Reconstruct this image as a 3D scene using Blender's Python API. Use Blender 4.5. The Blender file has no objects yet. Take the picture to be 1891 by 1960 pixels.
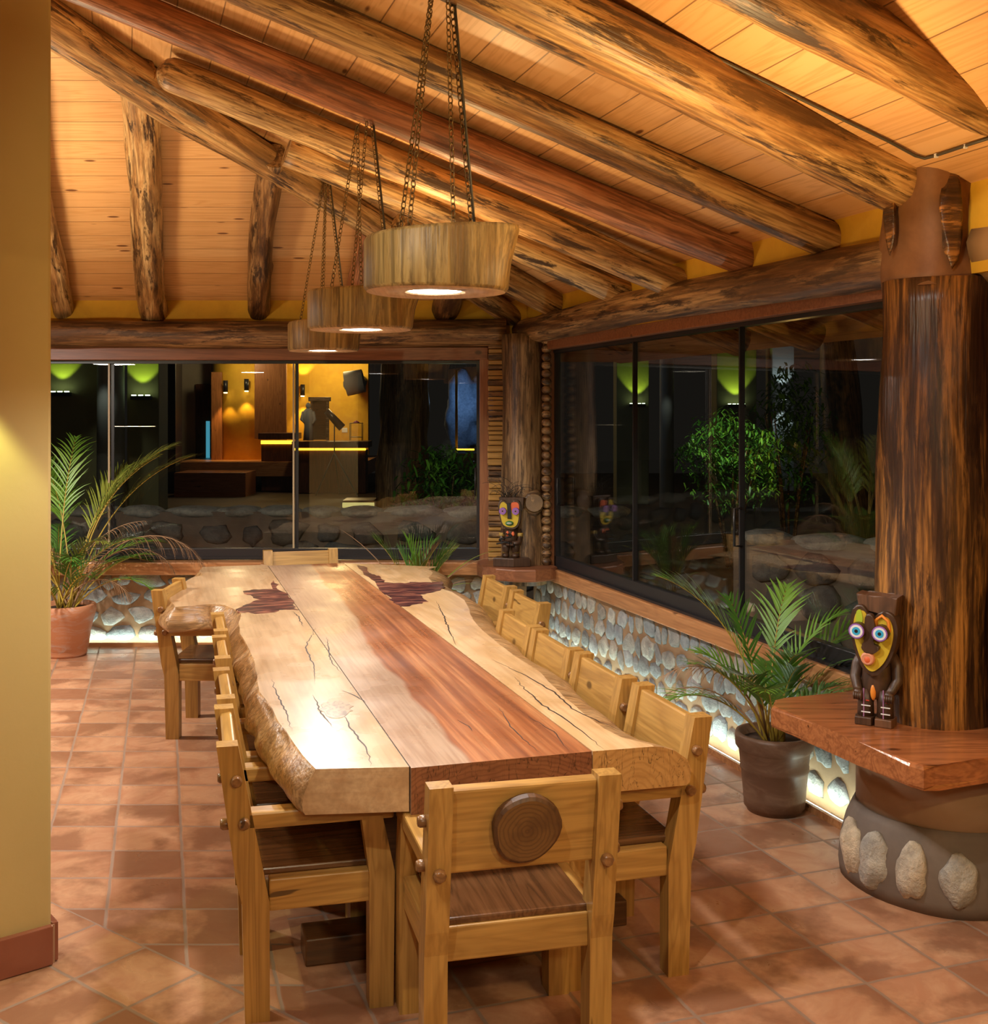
import bpy, bmesh, math, random
from mathutils import Vector, Matrix, noise
S = bpy.context.scene
COL = S.collection
F, XP, HV, H = 2150.0, 900.0, 792.0, 1.85      # focal length in pixels, principal column, horizon row, eye height
# ---------------------------------------------------------------- camera
cam = bpy.data.cameras.new('camera'); co = bpy.data.objects.new('camera', cam); COL.objects.link(co)
cam.sensor_fit = 'HORIZONTAL'; cam.sensor_width = 36; cam.lens = 36*F/1891
cam.shift_x = (945.5-XP)/1891; cam.shift_y = -(980-HV)/1891
cam.clip_start = .05; cam.clip_end = 200
co.location = (0, 0, H); co.rotation_euler = (math.pi/2, 0, 0)
S.camera = co
# ---------------------------------------------------------------- world, lamps, exposure
W = bpy.data.worlds.new('night'); S.world = W; W.use_nodes = True
W.node_tree.nodes['Background'].inputs[0].default_value = (.030, .026, .022, 1)
W.node_tree.nodes['Background'].inputs[1].default_value = 0.25
S.view_settings.view_transform = 'Standard'; S.view_settings.look = 'None'
S.view_settings.exposure = 0.15; S.view_settings.gamma = 1; S.view_settings.use_curve_mapping = False
S.cycles.max_bounces = 7; S.cycles.transparent_max_bounces = 12; S.cycles.caustics_reflective = False
S.cycles.caustics_refractive = False; S.cycles.sample_clamp_indirect = 4
def light(name, kind, loc, power, col, size=.1, target=None, spot=60, blend=.5):
    l = bpy.data.lights.new(name, kind); o = bpy.data.objects.new(name, l); COL.objects.link(o)
    o.location = loc; l.energy = power; l.color = col
    if kind == 'AREA': l.shape = 'DISK'; l.size = size
    else: l.shadow_soft_size = size
    if kind == 'SPOT': l.spot_size = math.radians(spot); l.spot_blend = blend
    if target is not None:
        o.rotation_euler = (Vector(target)-Vector(loc)).to_track_quat('-Z', 'Y').to_euler()
    return o
WARM = (1, .66, .30); AMBER = (1, .58, .20); DAY = (1, .965, .92)
# added fill with no fixtures: discs facing down, uplights that wash the boards
def fill_disc(loc, power, col, size, up=False): return light('fill_light', 'AREA', loc, power, col, size, (loc[0], loc[1], loc[2]+(1 if up else -1)))
fill_disc((.3, -.6, 2.45), 48, (1, .84, .60), .5)
fill_disc((2.3, 1.9, 2.4), 12, (1, .80, .52), .4)
fill_disc((-2.9, 3.0, 2.4), 26, (1, .90, .76), .3)
fill_disc((-4.2, 6.4, 2.6), 135, (1, .93, .84), .14)
fill_disc((-3.6, 6.6, 2.35), 34, (1, .86, .66), .4)
fill_disc((-.2, -.9, 2.5), 17, (1, .66, .30), .4, True)
fill_disc((2.1, 1.6, 2.0), 5, (1, .64, .27), .3, True)
fill_disc((-4.0, 4.6, 1.7), 42, (1, .76, .46), .5, True)
fill_disc((-3.1, 6.2, 1.95), 46, (1, .76, .46), .5, True)
fill_disc((.9, 3.5, 2.1), 20, (1, .64, .26), .2, True)
fill_disc((-.3, 5.9, 2.3), 17, (1, .66, .28), .2, True)
light('side_fill_light', 'SPOT', (-.6, 1.5, 3.3), 110, (1, .93, .82), .04, (1.5, 4.7, .6), 62, .3)  # added spot that brightens the right floor and plinth, no fixture there
light('pendant_fill_light', 'SPOT', (-1.1, .4, 2.75), 90, (1, .84, .42), .05, (-.35, 5.0, 2.3), 42, .6)  # added spot to brighten the hanging lamps, not a source of the room
light('pillar_accent', 'SPOT', (-1.62, 3.50, 2.05), 26, (.92, 1, .42), .03, (-1.56, 3.62, .4), 75, .35)
light('front_lamp_light', 'SPOT', (1.6, -.6, 3.1), 150, (1, .74, .34), .06, (.35, 3.2, .5), 60, .5)

# ---------------------------------------------------------------- pixel rays to places
def at(u, v, Y): return Vector(((u-XP)/F*Y, Y, H-(v-HV)/F*Y))
def onz(u, v, z): return at(u, v, F*(H-z)/(v-HV))
D = 8.92
def xw(Y): return 1.649-.309*(Y-4.978)
WN = Vector((-.9554, -.2952, 0)); WD = Vector((-.2952, .9554, 0)); W0 = Vector((1.649, 4.978, 0))   # right wall: inward normal, direction away, a point
def onwall(u, v, off=0):                       # off > 0 lies behind the wall face
    k = (u-XP)/F; Y = (1.649+.309*4.978+off/.9554)/(k+.309); return at(u, v, Y)
def ceilA(Y): return 2.75+.345*(D-Y)
def ceilB(X, Y): return 2.73+.34*((X-W0.x)*WN.x+(Y-W0.y)*WN.y)
def onceil(u, v, which, drop):
    k = (u-XP)/F; s = (HV-v)/F
    if which == 'A': Y = (2.75+.345*D-drop-H)/(s+.345)
    else: Y = (2.73-.34*(W0.x*WN.x+W0.y*WN.y)-drop-H)/(s-.34*(k*WN.x+WN.y))
    return at(u, v, Y)

# ---------------------------------------------------------------- materials
def mat(name, build, **kw):
    m = bpy.data.materials.new(name); m.use_nodes = True
    nt = m.node_tree; b = nt.nodes['Principled BSDF']
    for k, v in kw.items(): b.inputs[k.replace('_', ' ')].default_value = v
    if build: build(N(nt), b)
    return m
class N:
    def __init__(s, nt): s.t = nt
    def n(s, typ, ins=None, **kw):
        x = s.t.nodes.new('ShaderNode'+typ)
        for k, v in kw.items(): setattr(x, k, v)
        for k, v in (ins or {}).items():
            i = x.inputs[k]
            if isinstance(v, bpy.types.NodeSocket): s.t.links.new(v, i)
            else: i.default_value = v
        return x
    def link(s, a, b): s.t.links.new(a, b)
    def co(s, kind='Object'):
        return s.n('TexCoord').outputs[kind]
    def rnd(s, vec, amt=7.0):                    # shift the pattern per object
        r = s.n('ObjectInfo').outputs['Random']
        m = s.n('Math', {0: r, 1: amt}, operation='MULTIPLY').outputs[0]
        c = s.n('CombineXYZ', {0: m, 1: m, 2: m}).outputs[0]
        return s.n('VectorMath', {0: vec, 1: c}, operation='ADD').outputs[0]
    def sc(s, vec, v): return s.n('VectorMath', {0: vec, 1: v}, operation='MULTIPLY').outputs[0]
    def noise(s, vec, scale=1, detail=3, rough=.55, dist=0):
        x = s.n('TexNoise', {'Vector': vec, 'Scale': scale, 'Detail': detail, 'Roughness': rough, 'Distortion': dist}); return x.outputs[0]
    def ramp(s, fac, *stops, interp='LINEAR'):
        r = s.n('ValToRGB', {0: fac}); cr = r.color_ramp; cr.interpolation = interp
        cr.elements[0].position, cr.elements[1].position = stops[0][0], stops[-1][0]
        cr.elements[0].color, cr.elements[1].color = c4(stops[0][1]), c4(stops[-1][1])
        for p, c in stops[1:-1]: cr.elements.new(p).color = c4(c)
        return r.outputs[0]
    def mix(s, f, a, b, mode='MIX'):
        x = s.n('Mix', data_type='RGBA', blend_type=mode)
        for i, v in ((0, f), (6, a), (7, b)):
            if isinstance(v, bpy.types.NodeSocket): s.link(v, x.inputs[i])
            else: x.inputs[i].default_value = c4(v) if i > 0 else v
        return x.outputs[2]
    def math(s, op, a, b=0, c=0): return s.n('Math', {0: a, 1: b, 2: c}, operation=op).outputs[0]
    def bump(s, b, h, strength=.3, dist=.01):
        x = s.n('Bump', {'Height': h, 'Strength': strength, 'Distance': dist}); s.link(x.outputs[0], b.inputs['Normal'])
def c4(c):
    if isinstance(c, (int, float)): return (c, c, c, 1)
    return tuple(c)+(1,) if len(c) == 3 else tuple(c)

def log_mat(name, hi, mid, lo, dark=.5, rough=.45):
    def f(n, b):
        v = n.rnd(n.co())
        a = n.noise(n.sc(v, (1.1, 12, 12)), 1, 6, .68, .35)
        c = n.ramp(a, (.36, lo), (.47, mid), (.60, hi))
        g = n.noise(n.sc(v, (3, 70, 70)), 1, 3)
        c = n.mix(n.ramp(g, (.38, .75), (.56, 0)), c, tuple(x*.38 for x in mid))
        k = n.noise(n.sc(v, (2.2, 17, 17)), 1, 6, .74, .35)
        c = n.mix(n.ramp(k, (.51, 0), (.585, dark)), c, (.032, .013, .005))
        k2 = n.noise(n.sc(v, (.9, 3, 3)), 1, 2, .5)
        c = n.mix(n.ramp(k2, (.45, 0), (.7, .45)), c, tuple(x*.5 for x in mid))
        n.link(c, b.inputs['Base Color'])
        n.bump(b, n.math('ADD', n.math('MULTIPLY', a, .6), g), .45, .008)
    return mat(name, f, Roughness=rough)
M = {}
M['log'] = log_mat('golden log', (.68, .43, .17), (.37, .18, .055), (.10, .042, .014), .95)
M['logpale'] = log_mat('pale log', (.72, .50, .24), (.44, .235, .085), (.13, .058, .02), .95)
M['logdark'] = log_mat('weathered log', (.50, .30, .13), (.24, .115, .04), (.07, .028, .011), .92, .5)
M['logred'] = log_mat('reddish log', (.55, .25, .12), (.40, .15, .06), (.2, .07, .03), .5)
M['trunk'] = log_mat('varnished trunk', (.46, .20, .045), (.10, .042, .015), (.04, .018, .008), .85, .33)
M['trunkgrey'] = log_mat('greyed trunk', (.40, .25, .12), (.22, .12, .05), (.09, .045, .02), .75, .45)
M['pendwood'] = log_mat('pendant wood', (.42, .28, .10), (.32, .195, .06), (.19, .10, .03), .45, .5)

def board_mat(name, c1, c2, axis, rough=.35, seam=0, stain=0):
    sc = [9, 9, 9]; sc['xyz'.index(axis)] = .9
    sf = [70, 70, 70]; sf['xyz'.index(axis)] = 3
    def f(n, b):
        v = n.rnd(n.co(), 11)
        a = n.noise(n.sc(v, tuple(sc)), 1, 3, .5, 1.2)
        rings = n.math('FRACT', n.math('MULTIPLY', a, 6.0))
        rings = n.math('ABSOLUTE', n.math('SUBTRACT', rings, .5))
        c = n.mix(n.ramp(rings, (0, .65), (.35, 0)), c1, c2)
        g = n.noise(n.sc(v, tuple(sf)), 1, 2)
        c = n.mix(n.ramp(g, (.35, .35), (.6, 0)), c, tuple(x*.6 for x in c2))
        kn = n.n('TexVoronoi', {'Vector': n.sc(v, tuple(2.6 if s > 1 else 1.5 for s in sc)), 'Scale': 1.6}).outputs[0]
        c = n.mix(n.ramp(kn, (.045, .85), (.085, 0)), c, tuple(x*.28 for x in c2))
        bk = n.noise(n.sc(v, tuple(22 if s > 1 else 2.6 for s in sc)), 1, 2)
        c = n.mix(n.ramp(bk, (.72, 0), (.75, .85)), c, tuple(x*.22 for x in c2))
        if stain:
            vo = n.n('TexVoronoi', {'Vector': n.sc(v, (5, 5, 5)), 'Scale': 1}).outputs[1]
            w = n.n('SeparateColor', {0: vo}).outputs[0]
            c = n.mix(n.math('MULTIPLY', n.math('GREATER_THAN', w, .6), stain), c, (.05, .022, .010))
        n.link(c, b.inputs['Base Color'])
        n.bump(b, g, .12, .004)
    return mat(name, f, Roughness=rough)
PINE1, PINE2 = (.50, .285, .075), (.32, .16, .036)
for ax in 'xyz': M['pine'+ax] = board_mat('pine '+ax, PINE1, PINE2, ax, .36)
M['seat'] = board_mat('stained seat wood', (.16, .07, .026), (.075, .032, .012), 'y', .22)
M['frame'] = board_mat('red hardwood frame', (.30, .115, .050), (.20, .070, .030), 'x', .38)
M['framez'] = board_mat('red hardwood frame upright', (.36, .15, .065), (.23, .085, .036), 'z', .38)
M['sill'] = board_mat('orange hardwood sill', (.52, .25, .10), (.34, .14, .05), 'x', .34)
M['shelf'] = board_mat('varnished shelf wood', (.42, .155, .055), (.22, .075, .028), 'x', .16)
M['darkbase'] = board_mat('dark table base wood', (.12, .05, .018), (.055, .022, .009), 'x', .28)
M['peg'] = board_mat('brown peg wood', (.30, .15, .055), (.14, .06, .022), 'z', .3)
M['bark'] = board_mat('bark rim', (.13, .06, .022), (.05, .02, .008), 'z', .5)
def slice_f(n, b):
    v = n.co(); sp = n.n('SeparateXYZ', {0: v})
    r = n.math('SQRT', n.math('ADD', n.math('POWER', sp.outputs[0], 2), n.math('POWER', sp.outputs[2], 2)))
    r = n.math('ADD', r, n.math('MULTIPLY', n.noise(v, 20, 2), .02))
    w = n.math('SINE', n.math('MULTIPLY', r, 520))
    c = n.mix(n.ramp(w, (0, 0), (1, .55)), (.17, .085, .026), (.085, .038, .014))
    c = n.mix(n.ramp(n.noise(v, 14, 3), (.45, 0), (.7, .7)), c, (.07, .03, .012))
    n.link(c, b.inputs['Base Color'])
M['slice'] = mat('log slice end grain', slice_f, Roughness=.3)

def plank_f(n, b):                                   # UV: u along the boards (m), v across (m)
    uv = n.co('UV'); sp = n.n('SeparateXYZ', {0: uv}); u, v = sp.outputs[0], sp.outputs[1]
    q = n.math('DIVIDE', v, .2); idx = n.math('FLOOR', q); fr = n.math('FRACT', q)
    wn = n.n('TexWhiteNoise', {'W': idx}, noise_dimensions='1D').outputs[0]
    vec = n.n('CombineXYZ', {0: n.math('ADD', n.math('MULTIPLY', u, .55), n.math('MULTIPLY', wn, 30)), 1: n.math('MULTIPLY', v, 9), 2: n.math('MULTIPLY', idx, 3.7)}).outputs[0]
    a = n.noise(vec, 1, 3, .5, .8)
    rings = n.math('ABSOLUTE', n.math('SUBTRACT', n.math('FRACT', n.math('MULTIPLY', a, 9)), .5))
    c = n.mix(n.ramp(rings, (0, .55), (.3, 0)), (.72, .43, .19), (.52, .26, .085))
    c = n.mix(n.math('MULTIPLY', wn, .32), c, (.55, .27, .09))
    kv = n.n('CombineXYZ', {0: n.math('MULTIPLY', u, 1.5), 1: n.math('MULTIPLY', v, 5), 2: idx}).outputs[0]
    kn = n.n('TexVoronoi', {'Vector': kv, 'Scale': 1.7}).outputs[0]
    c = n.mix(n.ramp(kn, (.085, .92), (.13, 0)), c, (.13, .04, .015))
    edge = n.math('LESS_THAN', n.math('MINIMUM', fr, n.math('SUBTRACT', 1, fr)), .014)
    c = n.mix(n.math('MULTIPLY', edge, .75), c, (.12, .05, .015))
    n.link(c, b.inputs['Base Color'])
    n.bump(b, n.math('SUBTRACT', 1, edge), .6, .006)
M['plank'] = mat('pine ceiling boards', plank_f, Roughness=.42)

def plaster(name, c1, c2, scale=3, rough=.75):
    def f(n, b):
        v = n.co(); a = n.noise(v, scale, 5, .6, .4); g = n.noise(v, 40, 3)
        n.link(n.mix(n.ramp(a, (.3, 0), (.7, 1)), c1, c2), b.inputs['Base Color'])
        n.bump(b, n.math('ADD', a, n.math('MULTIPLY', g, .3)), .15, .01)
    return mat(name, f, Roughness=rough)
M['ochre'] = plaster('ochre plaster', (.74, .44, .03), (.62, .34, .02), 5)
M['ochre2'] = plaster('warm ochre pillar plaster', (.58, .44, .18), (.54, .41, .155), 2)
M['mortar'] = plaster('brown mortar', (.33, .21, .115), (.25, .155, .08), 8, .85)
M['adobe'] = plaster('adobe plaster', (.44, .30, .18), (.36, .235, .135), 4, .8)
M['cement'] = plaster('grey cement', (.20, .15, .115), (.14, .105, .08), 6, .7)
M['collar'] = plaster('brown clay joint', (.25, .115, .045), (.15, .062, .02), 7, .6)
M['beige'] = plaster('beige plastered log end', (.38, .23, .10), (.34, .20, .085), 3, .7)
def stone_f(n, b):
    v = n.co(); at_ = n.n('Attribute', attribute_name='tone').outputs[0]
    a = n.noise(v, 16, 6, .7, .5); g = n.noise(v, 90, 4)
    c = n.mix(n.ramp(a, (.3, 0), (.7, 1)), (.17, .18, .19), (.40, .40, .38))
    c = n.mix(1.0, c, at_, 'MULTIPLY')
    n.link(c, b.inputs['Base Color']); n.bump(b, n.math('ADD', a, n.math('MULTIPLY', g, .5)), .6, .02)
M['stone'] = mat('river stone', stone_f, Roughness=.7)
M['black'] = mat('black metal rail', None, Base_Color=(.018, .017, .019, 1), Roughness=.35)
M['alu'] = mat('pale joint strip', None, Base_Color=(.42, .33, .2, 1), Roughness=.35)
M['chain'] = mat('aged brass chain', None, Base_Color=(.20, .13, .05, 1), Roughness=.4, Metallic=.7)
M['cable'] = mat('grey cable', None, Base_Color=(.06, .05, .035, 1), Roughness=.5)
def emis(name, col, s):
    m = mat(name, None, Base_Color=(0, 0, 0, 1)); b = m.node_tree.nodes['Principled BSDF']
    b.inputs['Emission Color'].default_value = c4(col); b.inputs['Emission Strength'].default_value = s; return m
M['led'] = emis('pendant light disc', (1, .98, .96), 14)
M['strip'] = emis('cool light strip', (.80, 1, .84), 12)
M['amber'] = emis('amber light strip', (1, .52, .03), 3.2)
M['bulb'] = emis('warm bulb', (1, .75, .35), 14)
M['gbulb'] = emis('green white bulb', (.75, 1, .6), 6)
M['wbulb'] = emis('cool white bulb', (.8, .95, 1), 3)
def glass():
    m = bpy.data.materials.new('window glass'); m.use_nodes = True; nt = m.node_tree; n = N(nt)
    for x in list(nt.nodes): nt.nodes.remove(x)
    out = n.n('OutputMaterial'); t = n.n('BsdfTransparent', {0: (.93, .94, .92, 1)})
    g = n.n('BsdfGlossy', {0: (1, 1, 1, 1), 'Roughness': 0.0})
    bf = n.n('NewGeometry').outputs['Backfacing']; fr = n.n('Fresnel', {'IOR': n.math('SUBTRACT', 1.5, n.math('MULTIPLY', bf, .8333))}).outputs[0]
    f2 = n.math('ADD', n.math('MULTIPLY', fr, .9), .004)
    mx = n.n('MixShader', {0: f2, 1: t.outputs[0], 2: g.outputs[0]}); n.link(mx.outputs[0], out.inputs[0]); return m
M['glass'] = glass()
M['soil'] = plaster('dark soil', (.06, .035, .02), (.025, .015, .01), 30, .9)
def pot_f(a, bb, streak):
    def f(n, b):
        v = n.co(); x = n.noise(n.sc(v, (3, 3, 9)), 1.5, 4, .6, 2.2)
        c = n.mix(n.ramp(x, (.5, 0), (.68, streak)), a, bb)
        n.link(c, b.inputs['Base Color']); n.bump(b, n.noise(v, 60, 3), .15, .004)
    return f
M['terra'] = mat('terracotta', pot_f((.50, .215, .105), (.50, .42, .38), .6), Roughness=.6)
M['brownpot'] = mat('brown glazed clay', pot_f((.155, .085, .05), (.24, .15, .095), .6), Roughness=.45)
def leaf(name, c1, c2, rough=.4):
    def f(n, b):
        v = n.rnd(n.co()); n.link(n.mix(n.noise(v, 6, 2), c1, c2), b.inputs['Base Color'])
        b.inputs['Subsurface Weight'].default_value = 0
    return mat(name, f, Roughness=rough)
M['leaf'] = leaf('palm leaf', (.06, .22, .02), (.20, .36, .04))
M['leafdk'] = leaf('dark palm leaf', (.03, .13, .02), (.10, .24, .03))
M['dry'] = leaf('dry palm leaf', (.34, .20, .10), (.22, .13, .07), .7)
M['stem'] = leaf('yellow palm stem', (.55, .36, .04), (.32, .26, .05))
M['olive'] = leaf('yellow green leaf', (.26, .30, .04), (.14, .2, .03))
# floor tiles: a, b are the two tile coordinates
def tile_f(ax, ac, bx, bc):
    def f(n, b):
        P = n.co()
        a = n.math('ADD', n.n('VectorMath', {0: P, 1: ax}, operation='DOT_PRODUCT').outputs['Value'], ac)
        q = n.math('ADD', n.n('VectorMath', {0: P, 1: bx}, operation='DOT_PRODUCT').outputs['Value'], bc)
        wob = n.math('MULTIPLY', n.math('SUBTRACT', n.noise(P, 9, 3), .5), .035)
        a = n.math('ADD', a, wob); q = n.math('ADD', q, wob)
        fa, fb = n.math('FRACT', a), n.math('FRACT', q)
        e = n.math('MINIMUM', n.math('MINIMUM', fa, n.math('SUBTRACT', 1, fa)), n.math('MINIMUM', fb, n.math('SUBTRACT', 1, fb)))
        idx = n.n('CombineXYZ', {0: n.math('FLOOR', a), 1: n.math('FLOOR', q)}).outputs[0]
        wn = n.n('TexWhiteNoise', {'Vector': idx}, noise_dimensions='3D')
        off = n.n('VectorMath', {0: P, 1: n.sc(wn.outputs[1], (9, 9, 9))}, operation='ADD').outputs[0]
        m1 = n.noise(off, 5.5, 5, .62, 1.0); m2 = n.noise(off, 2.4, 3, .5, .5)
        c = n.mix(n.ramp(m1, (.38, 0), (.62, 1)), (.45, .225, .125), (.56, .325, .19))
        c = n.mix(n.ramp(n.math('ADD', m2, n.math('MULTIPLY', n.noise(off, 40, 3), .12)), (.53, 0), (.64, .72)), c, (.19, .08, .042))
        c = n.mix(n.math('MULTIPLY', wn.outputs[0], .25), c, (.36, .16, .085))
        dk = n.ramp(n.math('ADD', e, n.math('MULTIPLY', n.noise(P, 12, 2), .06)), (.03, .35), (.11, 0))
        c = n.mix(dk, c, (.30, .12, .06))
        g = n.ramp(e, (.016, 1), (.026, 0))
        c = n.mix(g, c, (.27, .18, .125))
        n.link(c, b.inputs['Base Color'])
        n.link(n.math('MULTIPLY_ADD', g, .45, n.ramp(m1, (.3, .38), (.7, .26))), b.inputs['Roughness'])
        n.bump(b, n.math('ADD', n.ramp(e, (.010, 0), (.04, 1)), n.math('MULTIPLY', m1, .25)), .22, .004)
    return f
M['tile1'] = mat('terracotta tiles back field', tile_f((1/.29, .274/.29, 0), .208/.29, (0, 1/.28, 0), -4.196/.28))
c_, s_ = math.cos(math.radians(19)), math.sin(math.radians(19))
M['tile2'] = mat('terracotta tiles right field', tile_f((c_/.313, s_/.313, 0), -(1.2*c_+3.904*s_)/.313, (-s_/.268, c_/.268, 0), -(-1.2*s_+3.904*c_)/.268))
c_, s_ = math.cos(math.radians(-38)), math.sin(math.radians(-38))
M['tile3'] = mat('terracotta tiles diagonal field', tile_f((c_/.29, s_/.29, 0), -(-1.583*c_+4.254*s_)/.29, (-s_/.28, c_/.28, 0), -(-1.583*-s_+4.254*c_)/.28))
M['tilebase'] = mat('glazed skirting tile', lambda n, b: n.link(n.mix(n.noise(n.co(), 9, 4), (.22, .065, .035), (.33, .12, .07)), b.inputs['Base Color']), Roughness=.3)
M['grout'] = plaster('pale grout', (.42, .24, .14), (.34, .19, .11), 9)

# ---------------------------------------------------------------- mesh helpers
class MB:
    def __init__(s): s.b = bmesh.new(); s.uv = None
    def box(s, c, size, rot=None, bev=0, mi=0, seg=2):
        b = s.b; x, y, z = (k/2 for k in size); c = Vector(c)
        R = rot or Matrix.Identity(3)
        vs = [b.verts.new(c+R@Vector((i*x, j*y, k*z))) for i in (-1, 1) for j in (-1, 1) for k in (-1, 1)]
        fs = [b.faces.new([vs[i] for i in q]) for q in ((0, 1, 3, 2), (4, 6, 7, 5), (0, 4, 5, 1), (2, 3, 7, 6), (0, 2, 6, 4), (1, 5, 7, 3))]
        for f in fs: f.material_index = mi
        if bev:
            r = bmesh.ops.bevel(b, geom=list({e for f in fs for e in f.edges}), offset=bev, segments=seg, affect='EDGES', profile=.5)
            for f in r['faces']: f.material_index = mi
        return s
    def prism(s, pts, z0, z1, mi=0, fn=None, bev=0, mi_side=None):   # pts: 2-D outline; fn maps (x,y,z) to a place
        b = s.b; fn = fn or (lambda x, y, z: Vector((x, y, z)))
        lo = [b.verts.new(fn(x, y, z0)) for x, y in pts]; hi = [b.verts.new(fn(x, y, z1)) for x, y in pts]
        n = len(pts); fs = [b.faces.new(lo[::-1]), b.faces.new(hi)]
        top = fs[1]
        for i in range(n): fs.append(b.faces.new((lo[i], lo[(i+1) % n], hi[(i+1) % n], hi[i])))
        for k, f in enumerate(fs): f.material_index = mi if (k < 2 or mi_side is None) else mi_side
        if bev: bmesh.ops.bevel(b, geom=list({e for f in fs[:2] for e in f.edges}), offset=bev, segments=2, affect='EDGES', profile=.5)
        return s
    def tube(s, pts, rad, n=10, mi=0, cap=True, squash=1):
        b = s.b; pts = [Vector(p) for p in pts]
        if not isinstance(rad, (list, tuple)): rad = [rad]*len(pts)
        rings = []; up = None
        for i, p in enumerate(pts):
            t = (pts[min(i+1, len(pts)-1)]-pts[max(i-1, 0)]).normalized()
            if up is None: up = t.orthogonal().normalized()
            up = (up-t*up.dot(t)); up = up.normalized() if up.length > 1e-6 else t.orthogonal().normalized()
            w = t.cross(up)
            rings.append([b.verts.new(p+(up*math.cos(a)+w*math.sin(a)*squash)*rad[i]) for a in (2*math.pi*k/n for k in range(n))])
        for r0, r1 in zip(rings, rings[1:]):
            for k in range(n):
                f = b.faces.new((r0[k], r0[(k+1) % n], r1[(k+1) % n], r1[k])); f.material_index = mi; f.smooth = True
        if cap:
            for r in (rings[0][::-1], rings[-1]): f = b.faces.new(r); f.material_index = mi
        return s
    def lathe(s, prof, c=(0, 0, 0), n=40, mi=0, wob=0, seed=0):
        b = s.b; c = Vector(c); rings = []
        for r, z in prof:
            ring = []
            for k in range(n):
                a = 2*math.pi*k/n
                rr = r*(1+wob*noise.noise(Vector((math.cos(a)*1.5+seed, math.sin(a)*1.5, z*3))))
                ring.append(b.verts.new(c+Vector((rr*math.cos(a), rr*math.sin(a), z))))
            rings.append(ring)
        for r0, r1 in zip(rings, rings[1:]):
            for k in range(n):
                f = b.faces.new((r0[k], r0[(k+1) % n], r1[(k+1) % n], r1[k])); f.material_index = mi; f.smooth = True
        for r in (rings[0][::-1], rings[-1]): f = b.faces.new(r); f.material_index = mi
        return s
    def ball(s, c, size, sub=2, mi=0, rot=None, wob=0, seed=0, tone=None):
        R = rot or Matrix.Identity(3); c = Vector(c)
        r = bmesh.ops.create_icosphere(s.b, subdivisions=sub, radius=1)
        for v in r['verts']:
            d = v.co.copy()
            if wob: d *= 1+wob*noise.noise(d*1.3+Vector((seed*3.1, seed*1.7, seed)))+wob*.35*noise.noise(d*3.5+Vector((seed, 0, seed)))
            v.co = c+R@Vector((d.x*size[0], d.y*size[1], d.z*size[2]))
        for f in {f for v in r['verts'] for f in v.link_faces}:
            f.material_index = mi; f.smooth = True
            if tone is not None:
                lay = s.b.loops.layers.float_color.get('tone') or s.b.loops.layers.float_color.new('tone')
                for l in f.loops: l[lay] = c4(tone)
        return s
    def quad(s, a, b_, c, d, mi=0, uv=None):
        f = s.b.faces.new([s.b.verts.new(Vector(p)) for p in (a, b_, c, d)]); f.material_index = mi
        if uv:
            lay = s.b.loops.layers.uv.get('UVMap') or s.b.loops.layers.uv.new('UVMap')
            for l, t in zip(f.loops, uv): l[lay].uv = t
        return f
    def build(s, name, mats, parent=None, loc=(0, 0, 0), rot=None, smooth=False):
        me = bpy.data.meshes.new(name)
        if 'tone' in s.b.loops.layers.float_color: pass
        bmesh.ops.recalc_face_normals(s.b, faces=s.b.faces[:]) if not s.uv else None
        s.b.to_mesh(me); s.b.free()
        for m in (mats if isinstance(mats, (list, tuple)) else [mats]): me.materials.append(m if not isinstance(m, str) else M[m])
        o = bpy.data.objects.new(name, me); COL.objects.link(o); o.location = loc
        if rot is not None: o.rotation_euler = rot
        if parent: o.parent = parent
        if smooth:
            for p in me.polygons: p.use_smooth = True
        return o
def tag(o, label=None, cat=None, group=None, kind=None):
    if label: o['label'] = label
    if cat: o['category'] = cat
    if group: o['group'] = group
    if kind: o['kind'] = kind
    return o
def empty(name, loc=(0, 0, 0), rz=0):
    o = bpy.data.objects.new(name, None); COL.objects.link(o); o.location = loc; o.rotation_euler = (0, 0, rz); o.empty_display_size = .1
    return o
def kids(o): return [c for c in bpy.data.objects if c.parent == o]
def copy_tree(o, parent=None):
    c = o.copy(); COL.objects.link(c); c.parent = parent
    for k in kids(o): copy_tree(k, c)
    return c
def structure(o): o['kind'] = 'structure'; return o
RZ = lambda a: Matrix.Rotation(a, 3, 'Z')
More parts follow.
